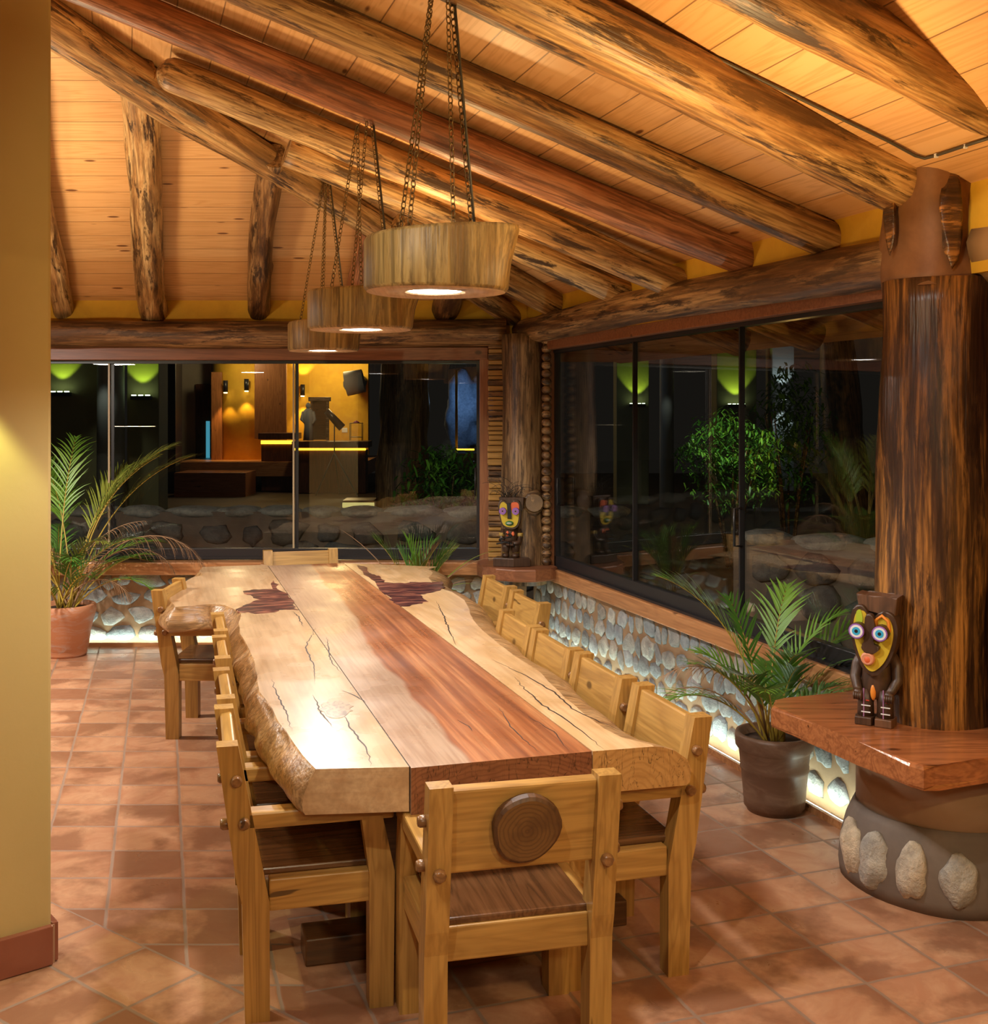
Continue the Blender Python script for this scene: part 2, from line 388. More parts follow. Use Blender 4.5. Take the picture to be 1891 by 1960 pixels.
def log(name, p0, p1, r0, r1, m, label, cat='beam', seed=0, knots=(), round0=0, round1=1, wob=.012, group=None, parent=None, ell=1.0):
    p0, p1 = Vector(p0), Vector(p1); L = (p1-p0).length; n, ns = 26, max(14, int(L/.09))
    rnd = random.Random(seed); mb = MB(); b = mb.b; rings = []
    ph = rnd.random()*9; xs = [L*i/ns for i in range(ns+1)]
    stations = []
    if round0: stations += [(x, math.sqrt(max(0, 1-((r0-x)/r0)**2))) for x in (0.01*r0, .12*r0, .35*r0, .7*r0)]
    stations += [(x, 1) for x in xs if x > (r0 if round0 else -1) and x < L-(r1 if round1 else -1)]
    if round1: stations += [(L-x, math.sqrt(max(0, 1-((r1-x)/r1)**2))) for x in (.7*r1, .35*r1, .12*r1, 0.01*r1)]
    kn = [(k[0]*L, k[1], k[2]) for k in knots]
    for x, e in stations:
        t = x/L; R = r0+(r1-r0)*t; cy = wob*math.sin(x*1.7+ph); cz = wob*math.sin(x*1.3+ph*2); ring = []
        for k in range(n):
            a = 2*math.pi*k/n; ca, sa = math.cos(a), math.sin(a)
            rr = R*(1+.13*noise.noise(Vector((x*1.6+ph*5, ca*.9, sa*.9)))+.06*noise.noise(Vector((x*3+ph, ca*4, sa*4))))
            for kx, ka, kr in kn:
                d = ((x-kx)/kr)**2+((math.atan2(math.sin(a-ka), math.cos(a-ka))*R)/kr)**2
                if d < 4: rr += kr*.55*math.exp(-d*1.6)
            ring.append(b.verts.new((x, cy+rr*e*ca*ell, cz+rr*e*sa)))
        rings.append(ring)
    for q0, q1 in zip(rings, rings[1:]):
        for k in range(n):
            f = b.faces.new((q0[k], q0[(k+1) % n], q1[(k+1) % n], q1[k])); f.smooth = True
    b.faces.new(rings[0][::-1]); b.faces.new(rings[-1])
    o = mb.build(name, m, parent=parent, loc=p0)
    o.rotation_euler = (p1-p0).to_track_quat('X', 'Z').to_euler()
    if label: tag(o, label, cat, group)
    return o
# ================================================================ FLOOR
SD = Vector((-.274, 1, 0)); s0 = onz(600, 1960, 0)                # seam between the two tile fields
def seam(Y): return s0+SD*(Y-s0.y)
dg0, dg1 = onz(100, 1727, 0), onz(350, 1845, 0)
dgd = (dg1-dg0).normalized()
def isect(p, d, q, e):
    t = ((q.x-p.x)*e.y-(q.y-p.y)*e.x)/(d.x*e.y-d.y*e.x); return p+d*t
J = isect(dg0, dgd, s0, SD); DL = dg0-dgd*5
f1 = MB(); top = seam(9.0)
f1.b.faces.new([f1.b.verts.new(p) for p in (J, top, Vector((-8, 9.0, 0)), Vector((-8, DL.y, 0)), DL)])
f1.b.faces.new([f1.b.verts.new(p) for p in (s0+SD*-12, Vector((9, s0.y-12, 0)), Vector((9, 9.0, 0)), top)])
f1.b.faces.new([f1.b.verts.new(p) for p in (J, DL, Vector((-8, DL.y, 0)), Vector((-8, s0.y-12, 0)), s0+SD*-12)])
for i, f in enumerate(list(f1.b.faces)): f.material_index = i
fl = structure(f1.build('floor', ['tile1', 'tile2', 'tile3']))
for p in fl.data.polygons:
    pass
# ================================================================ CEILING (two pitched planes meeting at the hip)
def hipX(Y): return 1.649-((.345/.34)*(D-Y)+.06+.295*(Y-4.978))/.9554
cm = MB()
Yn, Yf = -3.0, D+1.25
def ptA(X, Y): return Vector((X, Y, ceilA(Y)))
def ptB(X, Y): return Vector((X, Y, ceilB(X, Y)))
def uvB(p): q = p-W0; return (q.dot(WD), (q.x*WN.x+q.y*WN.y)*1.056+.03)
def uvA(p): return (p.x+.1, (D-p.y)*1.058+.12)
HY = 1.0
def xwo(Y): return xw(Y)+1.25/.9554
# plane B: eave line (1.25 m outside the wall) to hip and ridge
cornerY = D+1.25
pB = [ptB(xwo(Yn), Yn), ptB(xwo(cornerY), cornerY), ptB(hipX(cornerY), cornerY), ptB(hipX(HY), HY), ptB(hipX(HY), Yn)]
pA = [Vector((hipX(HY), HY, ceilA(HY))), Vector((hipX(cornerY), cornerY, ceilA(cornerY))), ptA(-9, cornerY), ptA(-9, HY)]
for pts, uvf in ((pB, uvB), (pA, uvA)):
    f = cm.b.faces.new([cm.b.verts.new(p) for p in pts])
    lay = cm.b.loops.layers.uv.get('UVMap') or cm.b.loops.layers.uv.new('UVMap')
    for l in f.loops: l[lay].uv = uvf(l.vert.co)
up = [cm.b.faces.new([cm.b.verts.new(p+Vector((0, 0, .06))) for p in pts]) for pts in (pB, pA)]
structure(cm.build('ceiling', 'plank'))

# ================================================================ WALLS
rnd = random.Random(5)
def stones(mb, L, z0, z1, fn, cw, ch, seed, flat=.022, size=(.44, .47), tones=None, mi=1, ang=0):
    """rounded stones set into a wall: s runs along it, fn(s, z, out) gives the place"""
    r = random.Random(seed); rows = max(1, round((z1-z0)/ch)); ch = (z1-z0)/rows; row = 0
    for j in range(rows):
        s = r.random()*cw*.5
        while s < L:
            w = cw*r.choice((.62, .85, 1, 1.1, 1.35)); big = r.uniform(.8, 1.08)
            cz = z0+(j+.5)*ch+r.uniform(-.2, .2)*ch; cs = s+w/2
            if cs+w*.4 > L: break
            a = r.uniform(-.3, .3)+ang; sw, sh = w*size[0]*big, ch*size[1]*big; g = r.uniform(.75, 1.15)
            tone = r.choice([(1, 1, 1.03), (1.05, 1, .95), (.85, .92, 1.0), (.75, .78, .8), (1.2, 1.15, 1.05), (1.1, .98, .85)]) if tones is None else r.choice(tones)
            rr = bmesh.ops.create_icosphere(mb.b, subdivisions=2, radius=1); sd = r.random()*50
            lay = mb.b.loops.layers.float_color.get('tone') or mb.b.loops.layers.float_color.new('tone')
            for v in rr['verts']:
                d = v.co.copy(); nx = 1+.55*noise.noise(Vector((d.x*1.2+sd, d.y*1.2, sd)))+.10*noise.noise(Vector((d.x*3+sd, d.y*3, d.z*3)))
                px, py = d.x*sw*nx, d.y*sh*nx
                zz = max(-.3, math.tanh(d.z*1.8))*flat*(1+.25*noise.noise(Vector((d.x*2+sd, d.y*2, 7))))
                ss = cs+px*math.cos(a)-py*math.sin(a); z_ = cz+px*math.sin(a)+py*math.cos(a)
                v.co = fn(ss, max(z0-.005, min(z1+.005, z_)), zz)
            for f in {f for v in rr['verts'] for f in v.link_faces}:
                f.material_index = mi; f.smooth = True
                for l in f.loops: l[lay] = (tone[0]*g, tone[1]*g, tone[2]*g, 1)
            s += w
# --- back wall
wb = MB()
wb.box((-4.3, 9.075, .30), (9.5, .18, .60)); wb.box((-4.3, 9.0, 2.57), (9.5, .16, .52), mi=2)
stones(wb, 9.4, .045, .575, lambda s, z, o: Vector((.38-s, 8.985-o, z)), .20, .145, 11, .018, (.46, .49))
back = structure(wb.build('wall_back', ['mortar', 'stone', 'ochre']))
# --- right wall (frame: X along the wall away from the camera, Y outward)
def RW(s, off, z): return W0+WD*s-WN*off+Vector((0, 0, z))
RANG = math.atan2(WD.y, WD.x)
s_end = (D-W0.y)/WD.y+.05
wr = MB()
def rbox(mb, s0_, s1_, o0, o1, z0, z1, mi=0, bev=0):
    mb.box(RW((s0_+s1_)/2, (o0+o1)/2, (z0+z1)/2), (s1_-s0_, o1-o0, z1-z0), RZ(RANG), bev, mi)
rbox(wr, -6, s_end, .095, .28, 0, .585)
rbox(wr, -6, s_end+.1, .02, .17, 2.38, 2.74, 2)
stones(wr, 4.2, .05, .575, lambda s, z, o: RW(s_end-.02-s, .095-o, z), .140, .125, 12, .014, (.50, .52), ang=.2)
structure(wr.build('wall_right', ['mortar', 'stone', 'ochre']))
# wall beyond the column, plain
w2 = MB(); rbox(w2, -6, -.98, .0, .14, .6, 2.42, 0)
structure(w2.build('wall_right', ['ochre']))
# --- light channels at the foot of both walls
def strip_thing(name, boxes, emi, label):
    r = empty(name, (0, 0, 0)); tag(r, label, 'light strip')
    a = MB(); [rbox(a, *q) if len(q) == 6 else a.box(*q) for q in boxes]; a.build('wood_lip', 'sill', r)
    e = MB(); [rbox(e, *q) if len(q) == 6 else e.box(*q) for q in emi]; e.build('light_line', 'strip', r)
    return r
strip_thing('light_strip', [(-.95, s_end-.1, 0, .018, 0, .035)], [(-.6, s_end-.2, .020, .034, .018, .028)], 'glowing light channel along the foot of the right stone wall')
strip_thing('light_strip', [((-2.6, 8.925, .016), (5.4, .018, .032))], [((-2.6, 8.944, .022), (5.2, .012, .010))], 'glowing light channel along the foot of the back stone wall')
def strip_light(loc, L, ang, n, power):
    o = light('light_strip_glow', 'AREA', loc, power, (.80, 1, .86), .02); o.data.shape = 'RECTANGLE'; o.data.size = L; o.data.size_y = .015
    d = (n*-.62+Vector((0, 0, .78))); x = Vector((math.cos(ang), math.sin(ang), 0)); z = -d.normalized(); y = z.cross(x)
    o.rotation_euler = Matrix((x, y, z)).transposed().to_euler()
strip_light(RW(1.7, .022, .034), 4.4, RANG, WN, 10)
strip_light(Vector((-2.2, 8.937, .034)), 5.0, 0, Vector((0, -1, 0)), 10)
# --- left pillar
p0, p1 = onz(107, 1842, 0), onz(0, 1874, 0)
pd = (p1-p0).normalized(); pn = Vector((pd.y, -pd.x, 0));  pn = pn if pn.y < 0 else -pn
pc = p0+pd*.29-pn*.17
PA = math.atan2(pd.y, pd.x)
structure(MB().box(pc+Vector((0, 0, 2.2)), (.56, .32, 4.4), RZ(PA), .012).build('wall_left', 'ochre2'))
bb = MB(); tl = .24
for k in range(3): bb.box(p0+pd*(.008+tl*(k+.5)) + pn*.006+Vector((0, 0, .068)), (tl-.012, .022, .132), RZ(PA), .004)
for k in range(1): bb.box(p0-pn*(tl*(k+.5))-pd*.0+Vector((0, 0, .068)), (tl-.012, .022, .132), RZ(PA+math.pi/2), .004)
bb.box(pc+Vector((0, 0, .064)), (.575, .335, .128), RZ(PA), 0, 1)
structure(bb.build('baseboard_left', ['tilebase', 'grout']))

# ================================================================ WINDOWS
def window_root(name): r = empty(name); return structure(r)
w1 = window_root('window_1')
GY = 8.97
MB().box((-4.2, 8.90, 2.325), (8.68, .09, .10), bev=.004).build('frame', 'frame', w1)
MB().box((.113, 8.90, 1.48), (.078, .09, 1.60), bev=.005).build('frame', 'framez', w1)
MB().box((-4.2, GY, 2.262), (8.55, .06, .024)).build('rail', 'black', w1)
MB().box((-4.2, GY-.01, .735), (8.55, .05, .088), bev=.004).build('rail', 'black', w1)
MB().box((-4.2, 8.97, .705), (8.6, .09, .02)).build('rail', 'black', w1)
gx = [.07, (565-XP)/F*GY, (212-XP)/F*GY, -4.42, -6.0]
for a, b_ in zip(gx, gx[1:]):
    MB().box(((a+b_)/2, GY+.012, 1.515), (a-b_-.012, .008, 1.49)).build('pane', 'glass', w1)
for x in gx[1:3]:
    MB().box((x-.012, GY-.002, 1.515), (.014, .016, 1.48)).build('joint_strip', 'alu', w1)
    MB().box((x+.012, GY+.012, 1.515), (.026, .012, 1.48)).build('joint_strip', 'black', w1)
MB().box((.062, GY, 1.5), (.022, .05, 1.5)).build('rail', 'black', w1)
h = MB(); h.tube([(.04, GY-.02, 1.42), (.04, GY-.055, 1.42), (.04, GY-.055, 1.20), (.04, GY-.02, 1.20)], .007, 6); h.build('handle', 'black', w1)
w2r = window_root('window_2')
def sat(u, off): return (onwall(u, 800, off)-W0).dot(WD)
sG = .11
sN, sF = -.12, sat(1067, sG)
a = MB(); rbox(a, sN-.3, sF+.13, .015, .10, 2.335, 2.405, 0, .004); a.build('frame', 'frame', w2r)
a = MB(); rbox(a, sF+.02, sF+.10, .03, .12, .685, 2.34, 0, .004); a.build('frame', 'framez', w2r)
a = MB(); rbox(a, sN-.3, sF+.01, sG-.03, sG+.03, 2.312, 2.335); a.build('rail', 'black', w2r)
a = MB(); rbox(a, sN-.3, sF+.02, sG-.02, sG+.03, .695, .775, 0, .004); a.build('rail', 'black', w2r)
a = MB(); rbox(a, sN-.3, sF+.02, sG-.045, sG+.045, .685, .70); a.build('rail', 'black', w2r)
gs = [sF, sat(1215, sG), sat(1419, sG), sN-.3]
for a_, b_ in zip(gs, gs[1:]):
    a = MB(); rbox(a, b_+.006, a_-.006, sG+.002, sG+.010, .77, 2.32); a.build('pane', 'glass', w2r)
for x in gs[1:3]:
    a = MB(); rbox(a, x-.016, x-.002, sG-.018, sG+.012, .70, 2.32); a.build('joint_strip', 'black', w2r)
    a = MB(); rbox(a, x+.004, x+.018, sG-.002, sG+.022, .70, 2.32); a.build('joint_strip', 'black', w2r)
a = MB(); rbox(a, sF-.012, sF+.02, sG-.02, sG+.02, .70, 2.32); a.build('rail', 'black', w2r)
for (u, v) in ((1068, 940), (1409, 1008)):
    s = sat(u+6, sG-.03); z = onwall(u, v, sG-.03).z; a = MB()
    a.tube([RW(s, sG-.015, z+.1), RW(s, sG-.06, z+.1), RW(s, sG-.06, z-.1), RW(s, sG-.015, z-.1)], .007, 6); a.build('handle', 'black', w2r)
# sills
a = MB().box((-4.1, 8.90, .635), (8.9, .20, .10), bev=.008).build('trim_1', 'sill'); structure(a)
o = MB().box((0, 0, 0), (s_end+.75, .17, .10), bev=.008).build('trim_2', 'sill', loc=RW((s_end-.55)/2, .122, .635)); o.rotation_euler = (0, 0, RANG); structure(o)

# ================================================================ LOG BEAMS
log('log_beam', (-8.6, 8.82, 2.475), (.28, 8.80, 2.478), .100, .108, M['logdark'], 'horizontal log lintel above the back window', seed=1, round1=0, wob=.008)
log('log_beam', onwall(1000, 633, -.03)+WD*.08, onwall(1690, 502, -.03)-WD*.25, .100, .100, M['logdark'], 'horizontal log lintel above the right window', seed=2, round0=1, round1=0, wob=.012)
def rafter(p0px, p1px, plane, rpx0, rpx1, m, label, seed, drop0=None, ext=.95, **kw):
    p0 = onceil(*p0px, plane, .13)
    r0 = rpx0*p0.y/F
    p0 = onceil(*p0px, plane, r0+.035)
    if plane == 'B': e = onwall(*p1px)
    else: e = at(*p1px, D-.06)
    r1 = rpx1*e.y/F
    d = (e-p0).normalized(); p0_ = p0-d*kw.pop('back', 0)
    return log('log_rafter', p0_, e+d*ext, r0, r1, M[m], label, seed=seed, round1=0, **kw)
rafter((1526, 0), (1960, 241), 'B', 62, 62, 'log', 'thick log rafter across the top right corner, nearest the camera', 21, back=2.4)
r1a = onceil(1005, 0, 'B', .14); r1b = at(1735, 347, 4.42)
d = (r1b-r1a).normalized()
log('log_rafter', r1a-d*2.6, r1b, .112, .120, M['log'], 'thick log rafter running down onto the top of the big right column', seed=22, round1=0)
rafter((520, 0), (1578, 452), 'B', 34, 36, 'log', 'log rafter ending at the right wall just left of the big column', 23, back=2.6)
rafter((212, 2), (1420, 490), 'B', 33, 36, 'logred', 'log rafter with a reddish underside, third from the big column', 24, back=1.6)
rafter((300, 135), (1297, 538), 'B', 33, 32, 'logpale', 'knotty log rafter starting at the bend of the hip beam', 25, knots=((.17, -2.2, .05), (.65, 1.2, .05), (.33, -1.9, .04)), round0=1)
rafter((548, 292), (1190, 556), 'B', 29, 31, 'logpale', 'shorter log rafter leaving the middle of the hip beam', 26, round0=0)
rafter((770, 425), (1062, 583), 'B', 30, 30, 'log', 'short log rafter near the far corner with a dark burnt patch', 27)
h0, h1, h2 = onceil(104, 45, 'A', .14), onceil(545, 325, 'A', .13), onceil(962, 592, 'A', .10)
hd = (h2-h0).normalized()
log('hip_beam', h0-hd*3.2, h2+hd*.5, .135, .085, M['logpale'], 'long diagonal log hip beam rising from the far corner to the upper left', seed=31, round1=0, knots=((.38, .9, .06), (.50, -1.2, .05)), wob=.02)
rafter((262, 165), (293, 585), 'A', 35, 28, 'logpale', 'pale log rafter above the back window, left of the middle', 41, back=.15)
rafter((517, 325), (494, 590), 'A', 26, 22, 'logdark', 'dark knotty log rafter above the back window with sawn branch stubs', 42, knots=((.35, -1.5, .035), (.5, 3.0, .03), (.72, 2.9, .025)), back=.2, wob=.02)
rafter((88, 440), (118, 582), 'A', 23, 19, 'logpale', 'log rafter half hidden behind the yellow pillar', 43, back=1.6)
rafter((700, 440), (672, 592), 'A', 20, 17, 'logred', 'reddish split log rafter behind the hanging lamps', 44, back=.15)
rafter((862, 545), (852, 585), 'A', 28, 27, 'logdark', 'short stub of a log rafter under the near hanging lamp', 45, back=.25)

# ================================================================ CORNER COLUMN, PLANK STACKS
cx, cy = .415, 8.66
log('corner_column', (cx, cy, .55), (cx, cy, 2.46), .178, .165, M['trunkgrey'], 'peeled tree trunk column standing in the far corner', 'column', seed=61, round1=0, knots=((.285, 0, .001),), wob=.006)
kp = at(1021, 963, cy-.17)
k = MB(); k.ball((0, 0, 0), (.085, .05, .105), 3, 0, wob=.15, seed=4); k.tube([(.005, -.028, 0), (.004, -.052, .004)], [.072, .066], 16, 1)
ko = k.build('knot', ['trunkgrey', 'slice'], loc=kp-Vector((0, -.02, 0))); tag(ko)
ck = [o for o in bpy.data.objects if o.name.startswith('corner_column')][0]
ck.update_tag(); bpy.context.view_layer.update(); ko.parent = ck; ko.matrix_parent_inverse = ck.matrix_world.inverted()
st = MB(); r_ = random.Random(3); z = .69
while z < 2.36:
    hh = r_.uniform(.03, .055); st.box((.205+r_.uniform(-.006, .006), 8.84+r_.uniform(-.012, .008), z+hh/2), (.13, .12, hh-.004), bev=.008, mi=r_.choice((0, 0, 1))); z += hh
tag(st.build('plank_stack', ['pinex', 'logdark']), 'upright stack of rough sawn slats beside the back window frame', 'slat stack')
sc_ = MB(); z = .70
while z < 2.38:
    p = RW(sat(1053, .05), .02, z+.03); sc_.lathe([(.012, -.008), (.040, -.008), (.046, 0), (.040, .008), (.012, .008)], (0, 0, 0), 14) if False else sc_.ball(p, (.040, .040, .034), 2, 0, wob=.05, seed=z*9); z += .062
tag(sc_.build('scalloped_trim', ['logdark']), 'scalloped strip of rounded log ends beside the right window frame', 'trim strip')

# ================================================================ BIG RIGHT COLUMN, PLINTH, SHELF
TC = Vector((1.83, 4.43, 0)); PC = Vector((1.885, 4.48, 0))
tr = log('tree_trunk_column', TC+Vector((0, 0, .60)), TC+Vector((0, 0, 2.37)), .214, .200, M['trunk'], 'massive dark tree trunk column standing on the right shelf', 'column', seed=71, round1=0, wob=.004)
bpy.context.view_layer.update()
hd_ = MB(); pr = []
for i in range(13):
    z = 2.35+i*.055; r = .205-.03*math.sin(i*.30)+.002*i; pr.append((r if i else .205, z-2.35))
hd_.lathe(pr, n=40, wob=.22, seed=3)
ho = hd_.build('clay_capital', 'collar', loc=TC+Vector((-.005, .0, 2.34))); tag(ho)
ho.parent = tr; ho.matrix_parent_inverse = tr.matrix_world.inverted()
for (zz, an, sx, sz) in ((2.62, -1.66, .042, .17), (2.64, -2.85, .034, .13)):
    q = MB(); q.ball((0, 0, 0), (sx, .012, sz), 3, 0, wob=.4, seed=zz); x = TC+Vector((.205*math.cos(an), .205*math.sin(an), zz))
    qo = q.build('bark_patch', 'trunk', loc=x, rot=(0, 0, an+math.pi/2)); qo.parent = tr; qo.matrix_parent_inverse = tr.matrix_world.inverted()
log('log_beam', at(1932, 468, 4.30), at(1932, 468, 4.30)-WD*1.8, .185, .18, M['beige'], 'smooth plastered log beam meeting the big column at the right edge', seed=73, round1=0, wob=.0)
pl = MB(); pl.lathe([(.385, .0), (.39, .05), (.385, .14), (.368, .22), (.348, .27), (.334, .30)], n=48, wob=.05, mi=1)
pl.lathe([(.33, .26), (.33, .585)], n=48, wob=.01, mi=0)
plo = pl.build('round_plinth', ['adobe', 'cement'], loc=PC)
tag(plo, 'round adobe plinth with a foot of stones under the right shelf', 'plinth')
rs = random.Random(9)
for i, an in enumerate((188, 208, 231, 255, 280, 306, 330)):
    an = math.radians(an); w = rs.uniform(.058, .072); hh = rs.uniform(.10, .12)
    s = MB(); s.ball((0, 0, 0), (w, .045, hh), 3, 0, wob=.30, seed=i*5+2, tone=rs.choice([(2.0, 1.6, 1.15), (1.5, 1.35, 1.15), (1.8, 1.5, 1.15)]))
    so = s.build('foot_stone', 'stone', loc=(.378*math.cos(an), .378*math.sin(an), hh+.03), rot=(0, rs.uniform(-.12, .12), an+math.pi/2)); so.parent = plo
# shelf slab outline, traced on its own top plane
zs = .66
T = [onz(1482, 1338, zs), onz(1476, 1352, zs), onz(1560, 1384, zs), onz(1640, 1418, zs), onz(1740, 1459, zs), onz(1768, 1467, zs), onz(1790, 1462, zs), onz(1889, 1450, zs)]
T += [Vector((2.25, 4.02, zs)), Vector((2.3, 4.6, zs)), RW(-.25, .05, 0), RW(-.14, .02, 0), onz(1639, 1322, zs), onz(1500, 1334, zs)]
sh = MB(); sh.prism([(p.x-1.7, p.y-4.4) for p in T], -.088, 0, bev=.014)
tag(sh.build('wooden_shelf', 'shelf', loc=(1.7, 4.4, zs)), 'thick polished wood shelf wrapped around the right trunk column', 'shelf')
# corner shelf
T = [(.06, 8.84), (.05, 8.62), (.09, 8.46), (.19, 8.33), (.33, 8.25), (.48, 8.24), (.60, 8.33), (.655, 8.42), (.60, 8.72), (.5, 8.90), (.2, 8.92)]
cs = MB(); cs.prism([(x-.35, y-8.6) for x, y in T], -.095, 0, bev=.012)
tag(cs.build('corner_shelf', 'frame', loc=(.35, 8.6, .705)), 'rounded red wood shelf in the far corner under the small idol', 'shelf')
# ================================================================ TABLE
TZ = .78
TO = onz(783, 1468, TZ); TY = (onz(511, 1081, TZ)-TO).normalized(); TX = Vector((TY.y, -TY.x, 0)); TA = math.atan2(TX.y, TX.x)
def tl_(u, v): q = onz(u, v, TZ)-TO; return (q.dot(TX), q.dot(TY))
def slab_mat(name, cols, rough=.2, ring=6):
    def f(n, b):
        v = n.co()
        a = n.noise(n.sc(v, (3.2, .7, 3)), 1, 2, .45, .5)
        rr = n.math('ABSOLUTE', n.math('SUBTRACT', n.math('FRACT', n.math('MULTIPLY', a, ring)), .5))
        c = n.mix(n.ramp(rr, (0, .85), (.3, 0)), cols[0], cols[1])
        g = n.noise(n.sc(v, (60, 2.2, 60)), 1, 3); c = n.mix(n.ramp(g, (.35, .4), (.62, 0)), c, cols[2])
        st = n.noise(n.sc(v, (7, 1.5, 9)), 1, 4, .6, 0); c = n.mix(n.ramp(st, (.5, 0), (.8, .6)), c, cols[2])
        kn = n.n('TexVoronoi', {'Vector': n.sc(v, (1.9, 1.2, 1.5)), 'Scale': 1.2}).outputs[0]
        c = n.mix(n.ramp(kn, (.03, .75), (.07, 0)), c, tuple(x*.3 for x in cols[2]))
        n.link(c, b.inputs['Base Color'])
        n.link(n.ramp(n.noise(v, 3, 3), (.35, rough*1.1), (.7, rough*1.9)), b.inputs['Roughness'])
        n.bump(b, g, .06, .003)
    return mat(name, f, Roughness=rough)
M['slabL'] = slab_mat('pale hardwood slab', ((.56, .385, .22), (.45, .28, .145), (.30, .18, .09)))
M['slabR'] = slab_mat('cream hardwood slab', ((.72, .49, .26), (.60, .38, .17), (.45, .26, .11)))
def center_f(n, b):
    v = n.co(); sp = n.n('SeparateXYZ', {0: v}); x, y = sp.outputs[0], sp.outputs[1]
    bound = n.math('MULTIPLY_ADD', y, .022, .195)
    w = n.math('MULTIPLY', n.math('SUBTRACT', n.noise(n.sc(v, (1.2, .8, 1)), 1, 3), .5), .26)
    t = n.math('ADD', n.math('SUBTRACT', x, bound), w)
    st = n.noise(n.sc(v, (20, .55, 5)), 1, 4, .6, .15)
    red = n.ramp(st, (.32, (.17, .052, .022)), (.5, (.33, .115, .042)), (.66, (.56, .25, .10)))
    grey = n.ramp(n.noise(n.sc(v, (8, 1, 5)), 1, 4), (.3, (.36, .235, .15)), (.7, (.47, .32, .21)))
    c = n.mix(n.ramp(t, (-.008, 0), (.012, 1)), grey, red)
    # ramp positions clamp at 0, so shift the mask first
    m = n.ramp(n.math('ADD', t, .5), (.49, 0), (.512, 1))
    c = n.mix(m, grey, red)
    g = n.noise(n.sc(v, (90, 3, 90)), 1, 2); c = n.mix(n.ramp(g, (.35, .35), (.6, 0)), c, (.20, .09, .045))
    n.link(c, b.inputs['Base Color']); n.bump(b, g, .06, .003)
    n.link(n.ramp(n.noise(v, 3, 3), (.35, .24), (.7, .4)), b.inputs['Roughness'])
def end_mat(name, c1, c2, x0, z0, k=300):
    def f(n, b):
        v = n.co(); sp = n.n('SeparateXYZ', {0: v}); dx = n.math('SUBTRACT', sp.outputs[0], x0); dz = n.math('SUBTRACT', sp.outputs[2], z0)
        r = n.math('SQRT', n.math('ADD', n.math('MULTIPLY', dx, dx), n.math('MULTIPLY', dz, dz))); r = n.math('ADD', r, n.math('MULTIPLY', n.noise(v, 9, 3), .05))
        w = n.math('SINE', n.math('MULTIPLY', r, k)); c = n.mix(n.ramp(w, (.0, 0), (1, .45)), c1, c2)
        c = n.mix(n.ramp(n.noise(n.sc(v, (14, 1, 30)), 1, 4), (.45, 0), (.7, .5)), c, c2)
        cr = n.noise(n.sc(v, (26, 1, 5)), 1, 3, .6, 1.5); c = n.mix(n.ramp(n.math('ABSOLUTE', n.math('SUBTRACT', cr, .5)), (.004, .7), (.012, 0)), c, tuple(x*.25 for x in c2))
        n.link(c, b.inputs['Base Color'])
    return mat(name, f, Roughness=.38)
M['endL'] = end_mat('left slab end grain', (.52, .31, .13), (.36, .19, .07), -.25, .78)
M['endC'] = end_mat('centre slab end grain', (.26, .105, .05), (.12, .04, .018), .3, .2, 420)
M['endR'] = end_mat('right slab end grain', (.56, .32, .11), (.38, .19, .055), .75, .62)
M['slabC'] = mat('two tone red and grey plank', center_f, Roughness=.2)
def resin_f(n, b):
    v = n.co(); a = n.noise(n.sc(v, (5, 22, 5)), 1, 5, .65, 1.2)
    n.link(n.ramp(a, (.38, (.012, .006, .012)), (.5, (.085, .02, .022)), (.62, (.30, .11, .07))), b.inputs['Base Color'])
M['resin'] = mat('dark burl inlay', resin_f, Roughness=.32)
M['crack'] = mat('dark crack', None, Base_Color=(.03, .014, .007, 1), Roughness=.6)
M['liveedge'] = log_mat('live edge bark', (.60, .38, .18), (.50, .29, .12), (.30, .15, .06), .35, .35)
table = empty('dining_table', (TO.x, TO.y, 0), TA)
tag(table, 'long live edge dining table of three thick wooden slabs', 'table')
yF_ = tl_(560, 1081)[1]
